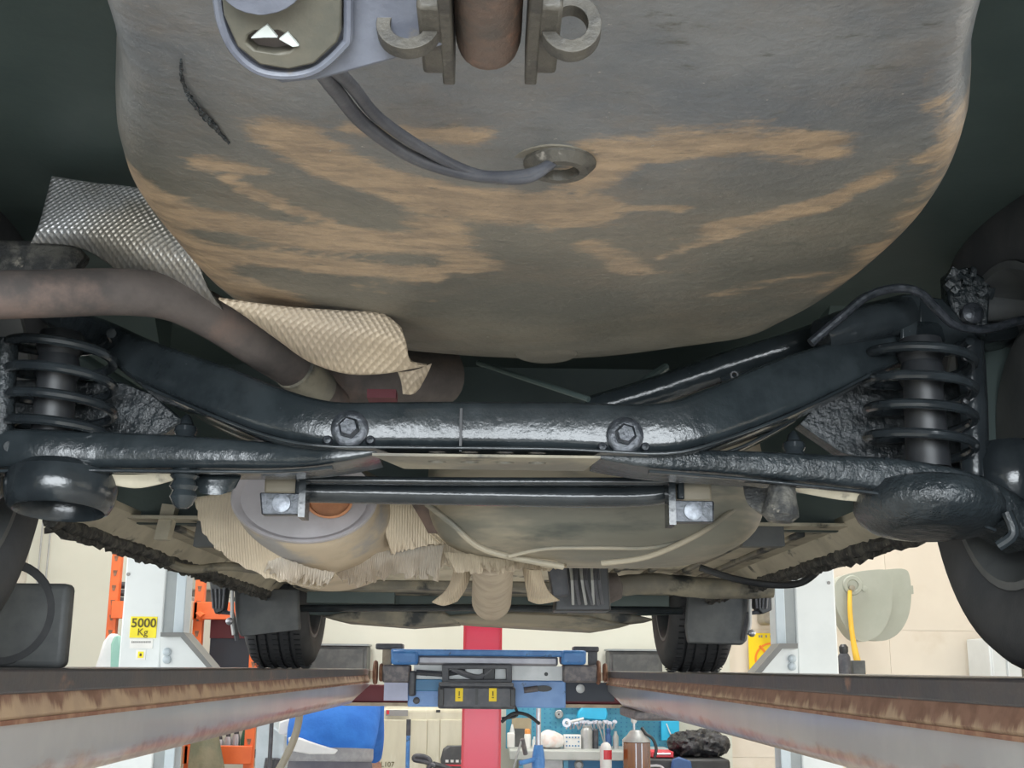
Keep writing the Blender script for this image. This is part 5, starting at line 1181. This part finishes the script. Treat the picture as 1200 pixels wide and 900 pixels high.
# grey machine, black pole and hose beside the mechanic
mg = empty('grey_machine', (at(318, 880, 7.4).x, 7.5, FZ), 'pale grey machine cabinet left of the mechanic', 'machine')
a = at(301, 852, 7.4); b = at(334, 862, 7.4)
MB().slab([(a.x, 7.4, FZ), (a.x, 7.4, at(300, 848, 7.4).z), (a.x+.08, 7.4, at(300, 848, 7.4).z), (b.x, 7.4, b.z), (b.x, 7.4, FZ)], (0, .35, 0)).build('body', MT['blue_grey'], mg, bevel=.01)
for k in range(3): 
    q = at(313+k*5, 893, 7.39); MB().tube([(q.x, 7.39, q.z-.04), (q.x+.01, 7.38, q.z+.02)], .02, 8).build('valve', MT['gun'], mg)
q = at(318.5, 845, 7.2)
tag(MB().tube([(q.x, 7.2, FZ), (q.x, 7.2, q.z+.06)], .012, 10).build('black_pole', MT['gun']), 'thin black pole standing before the grey machine', 'pole')
tag(MB().tube([at(352, 818, 5.75), at(350, 845, 5.75), at(343, 870, 5.75), at(328, 900, 5.75), at(310, 930, 5.75), at(300, 1010, 5.75), (at(300, 1010, 5.75).x, 6.2, FZ+.02), (at(300, 1010, 5.75).x-.4, 5.7, FZ+.02)], .017, 12, smooth=6).build('grey_hose', MT['bin_grey']), 'grey hose hanging from left runway in front of mechanic', 'hose')

# ---------------------------------------------------------------- the mechanic, bending forward with the back to us
def skin(name, verts, edges, radii, mt, parent, lab=None, sub=2, root=0):
    me = bpy.data.meshes.new(name+'_s'); me.from_pydata([Vector(v) for v in verts], edges, [])
    o = bpy.data.objects.new(name+'_s', me); C.objects.link(o)
    o.modifiers.new('skin', 'SKIN')
    for i, r in enumerate(radii):
        d = me.skin_vertices[0].data[i]; d.radius = r if isinstance(r, tuple) else (r, r); d.use_root = (i == root)
    md = o.modifiers.new('sub', 'SUBSURF'); md.levels = sub; md.render_levels = sub
    dg = bpy.context.evaluated_depsgraph_get(); dg.update()
    m2 = bpy.data.meshes.new_from_object(o.evaluated_get(dg)); bpy.data.objects.remove(o)
    vs = [v.co.copy() for v in m2.vertices]; fs = [tuple(p.vertices) for p in m2.polygons]
    bpy.data.meshes.remove(m2)
    return MB().add(vs, fs).build(name, mt, parent, label=lab, angle=180)
PY = 6.15; PX = at(388, 870, PY).x
pn = empty('person', (PX, PY, FZ), 'person in blue sweatshirt and grey trousers bending forward, back to us', 'person')
def loft(rings, seg=28, cap=True):
    """rings of (x, y, z above floor, half width, half depth, pitch of the ring in degrees)"""
    vs = []; fs = []
    P = [Vector((a, b, c, d, e, f)) if False else (a, b, c, d, e, f) for a, b, c, d, e, f in rings]
    pv, ov = spline_n([Vector((PX+a, PY+b, FZ+c)) for a, b, c, d, e, f in P], [[d, e, f] for a, b, c, d, e, f in P], 4)
    for p, (rx, rd, pt) in zip(pv, ov):
        u = Vector((1, 0, 0)); v = Vector((0, math.cos(math.radians(pt)), math.sin(math.radians(-pt))))
        for k in range(seg):
            a = 2*pi*k/seg; vs.append(p+u*rx*math.cos(a)+v*rd*math.sin(a))
    for i in range(len(pv)-1):
        for k in range(seg):
            a = i*seg+k; b = i*seg+(k+1) % seg; fs.append((a, b, b+seg, a+seg))
    if cap: fs += [tuple(range(seg))[::-1], tuple(range((len(pv)-1)*seg, len(pv)*seg))]
    return MB().add(vs, fs)
Q = lambda x, y, z: Vector((PX+x, PY+y, FZ+z))
hip = Q(0, 0, .95); waist = Q(0, .04, 1.1); chest = Q(0, .22, 1.28); neck = Q(0, .4, 1.36); head0 = Q(0, .47, 1.37); head1 = Q(0, .57, 1.33)
sh_ = [Q(s*.145, .3, 1.31) for s in (-1, 1)]; el = [Q(-.17, .56, 1.16), Q(.15, .57, 1.16)]; wr = [Q(-.13, .78, 1.02), Q(.14, .8, 1.02)]
hp = [Q(s*.1, 0, .88) for s in (-1, 1)]; kn = [Q(s*.115, .04, .5) for s in (-1, 1)]; an_ = [Q(s*.12, -.03, .09) for s in (-1, 1)]
V = [hip, waist, chest, neck, head0, head1] + sh_ + el + wr + hp + kn + an_ + [a_+Vector((0, .15, -.055)) for a_ in an_]
Ed = [(0, 1), (1, 2), (2, 3), (3, 4), (4, 5), (2, 6), (2, 7), (6, 8), (7, 9), (8, 10), (9, 11), (0, 12), (0, 13), (12, 14), (13, 15), (14, 16), (15, 17), (16, 18), (17, 19)]
Ra = [.11, .1, .11, .05, .076, .08, .055, .055, .042, .042, .028, .028, .08, .08, .054, .054, .04, .04, .032, .032]
bodyo = skin('body', V, Ed, Ra, MT['skin'], pn)
for s, wv, ev in ((-1, wr[0], el[0]), (1, wr[1], el[1])):
    d = (wv-ev).normalized(); side = Vector((1, 0, 0)); side = (side-d*side.dot(d)).normalized(); nn = d.cross(side)
    hv = [wv, wv+d*.08]; he = [(0, 1)]; hr = [(.026, .018), (.034, .014)]
    for f_, (off, ln) in enumerate(((-.03, .062), (-.01, .075), (.01, .07), (.03, .055))):
        i0 = len(hv); base = wv+d*.085+side*off
        hv += [base, base+d*ln*.5+nn*.004, base+d*ln*.85+nn*.018*s, base+d*ln*.95+nn*.035*s]; he += [(1, i0), (i0, i0+1), (i0+1, i0+2), (i0+2, i0+3)]; hr += [.0095, .009, .008, .007]
    i0 = len(hv); hv += [wv+d*.03-side*.03*s, wv+d*.06-side*.055*s, wv+d*.09-side*.062*s]; he += [(0, i0), (i0, i0+1), (i0+1, i0+2)]; hr += [.012, .01, .008]
    skin('hand', hv, he, hr, MT['skin'], pn, sub=1)
sw = loft([(0, -.005, 1.11, .2, .14, 6), (0, .0, 1.14, .213, .155, 10), (0, .05, 1.2, .22, .165, 28), (0, .15, 1.27, .22, .16, 45), (0, .27, 1.325, .208, .145, 62), (0, .36, 1.355, .15, .11, 72), (0, .41, 1.37, .08, .075, 80)])
for s in (0, 1):
    sw.tube([sh_[s]+Vector((0, -.06, .0)), sh_[s], sh_[s].lerp(el[s], .5), el[s], el[s].lerp(wr[s], .5), el[s].lerp(wr[s], .9)], [.07, .082, .068, .058, .052, .042], 18, smooth=5)
sw.build('sweatshirt', MT['cloth_blue'], pn, label='bright blue sweatshirt', angle=80)
loft([(0, -.005, 1.06, .2, .138, 4), (0, -.006, 1.075, .206, .146, 5), (0, -.004, 1.115, .206, .146, 6), (0, -.004, 1.125, .2, .138, 6)]).build('grey_hem', MT['cloth_mid'], pn, label='grey knit hem band')
MB().slab([at(x, y, PY-.165) for x, y in ((337, 864), (350, 865), (372, 872), (396, 879), (392, 884), (362, 884), (340, 880))], (0, .05, 0)).build('shirt_tail', MT['cloth_white'], pn, bevel=.01, label='white shirt tail showing under the hem')
trs = loft([(0, 0, 1.09, .19, .13, 0), (0, -.005, 1.02, .206, .15, 0), (0, -.01, .9, .22, .155, 0), (0, 0, .82, .2, .13, 0)])
for s in (0, 1):
    trs.tube([hp[s]+Vector((0, 0, .04)), hp[s]+Vector((0, 0, -.1)), kn[s], kn[s].lerp(an_[s], .5), an_[s]], [.115, .11, .085, .08, .075], 20, smooth=5)
trs.build('trousers', MT['cloth_grey'], pn, label='dark grey work trousers', angle=80)
for a_ in an_:
    skin('boot', [a_+Vector((0, 0, .04)), a_+Vector((0, 0, -.035)), a_+Vector((0, .1, -.05)), a_+Vector((0, .2, -.055))], [(0, 1), (1, 2), (2, 3)], [.05, .052, .042, .033], MT['shoe'], pn)
hd = (head1-head0).normalized()
MB().lathe([(.0, .06), (.05, .05), (.082, .01), (.092, -.03), (.088, -.07), (.06, -.1), (0, -.115)][::-1], head1+Vector((0, -.005, .012)), hd, 24, cap=False).build('hair', MT['hair'], pn)
fc = head1+Vector((0, .03, -.075))
for s in (-1, 1):
    MB().lathe([(.0, -.012), (.02, -.008), (.028, 0), (.02, .008), (0, .012)], head1+Vector((s*.088, -.01, -.02)), (1, 0, 0), 14, cap=False).build('ear', MT['skin'], pn)
    MB().lathe([(.0, -.011), (.009, -.006), (.011, 0), (.009, .006), (0, .011)], fc+Vector((s*.032, .012, -.006)), (0, 0, 1), 12, cap=False).build('eye', MT['paper'], pn)
MB().tube([fc+Vector((0, .02, .0)), fc+Vector((0, -.01, -.028)), fc+Vector((0, -.02, -.012))], [.009, .016, .012], 10).build('nose', MT['skin'], pn)
MB().tube([fc+Vector((-.025, -.045, -.002)), fc+Vector((0, -.047, -.008)), fc+Vector((.025, -.045, -.002))], .007, 8).build('mouth', MT['pipe_tan'], pn)
rg = MB().slab([at(x, y, 6.9) for x, y in ((327, 846), (339, 842), (341, 858), (334, 862), (326, 860))], (0, .03, 0)).build('white_rag', MT['cloth_white'], bevel=.008)
tag(rg, 'white rag hanging at left of the blue sweatshirt', 'rag')
WL[rg.name] = WL[rg.name]

# unseen ceiling fixtures added around the overhead fill lights
for lx in (-1.6, 1.7):
    t = empty('ceiling_lamp', (lx, 7.1, 3.3), 'white ceiling tube lamp above the %s of the work area' % ('left side' if lx < 0 else 'right side'), 'lamp')
    MB().box((lx, 7.1, 3.22), (1.4, .3, .12)).build('housing', MT['lamp'], t, bevel=.01)
    for dy in (-.07, .07): MB().tube([(lx-.65, 7.1+dy, 3.14), (lx+.65, 7.1+dy, 3.14)], .013, 10).build('tube', MT['lamp'], t)
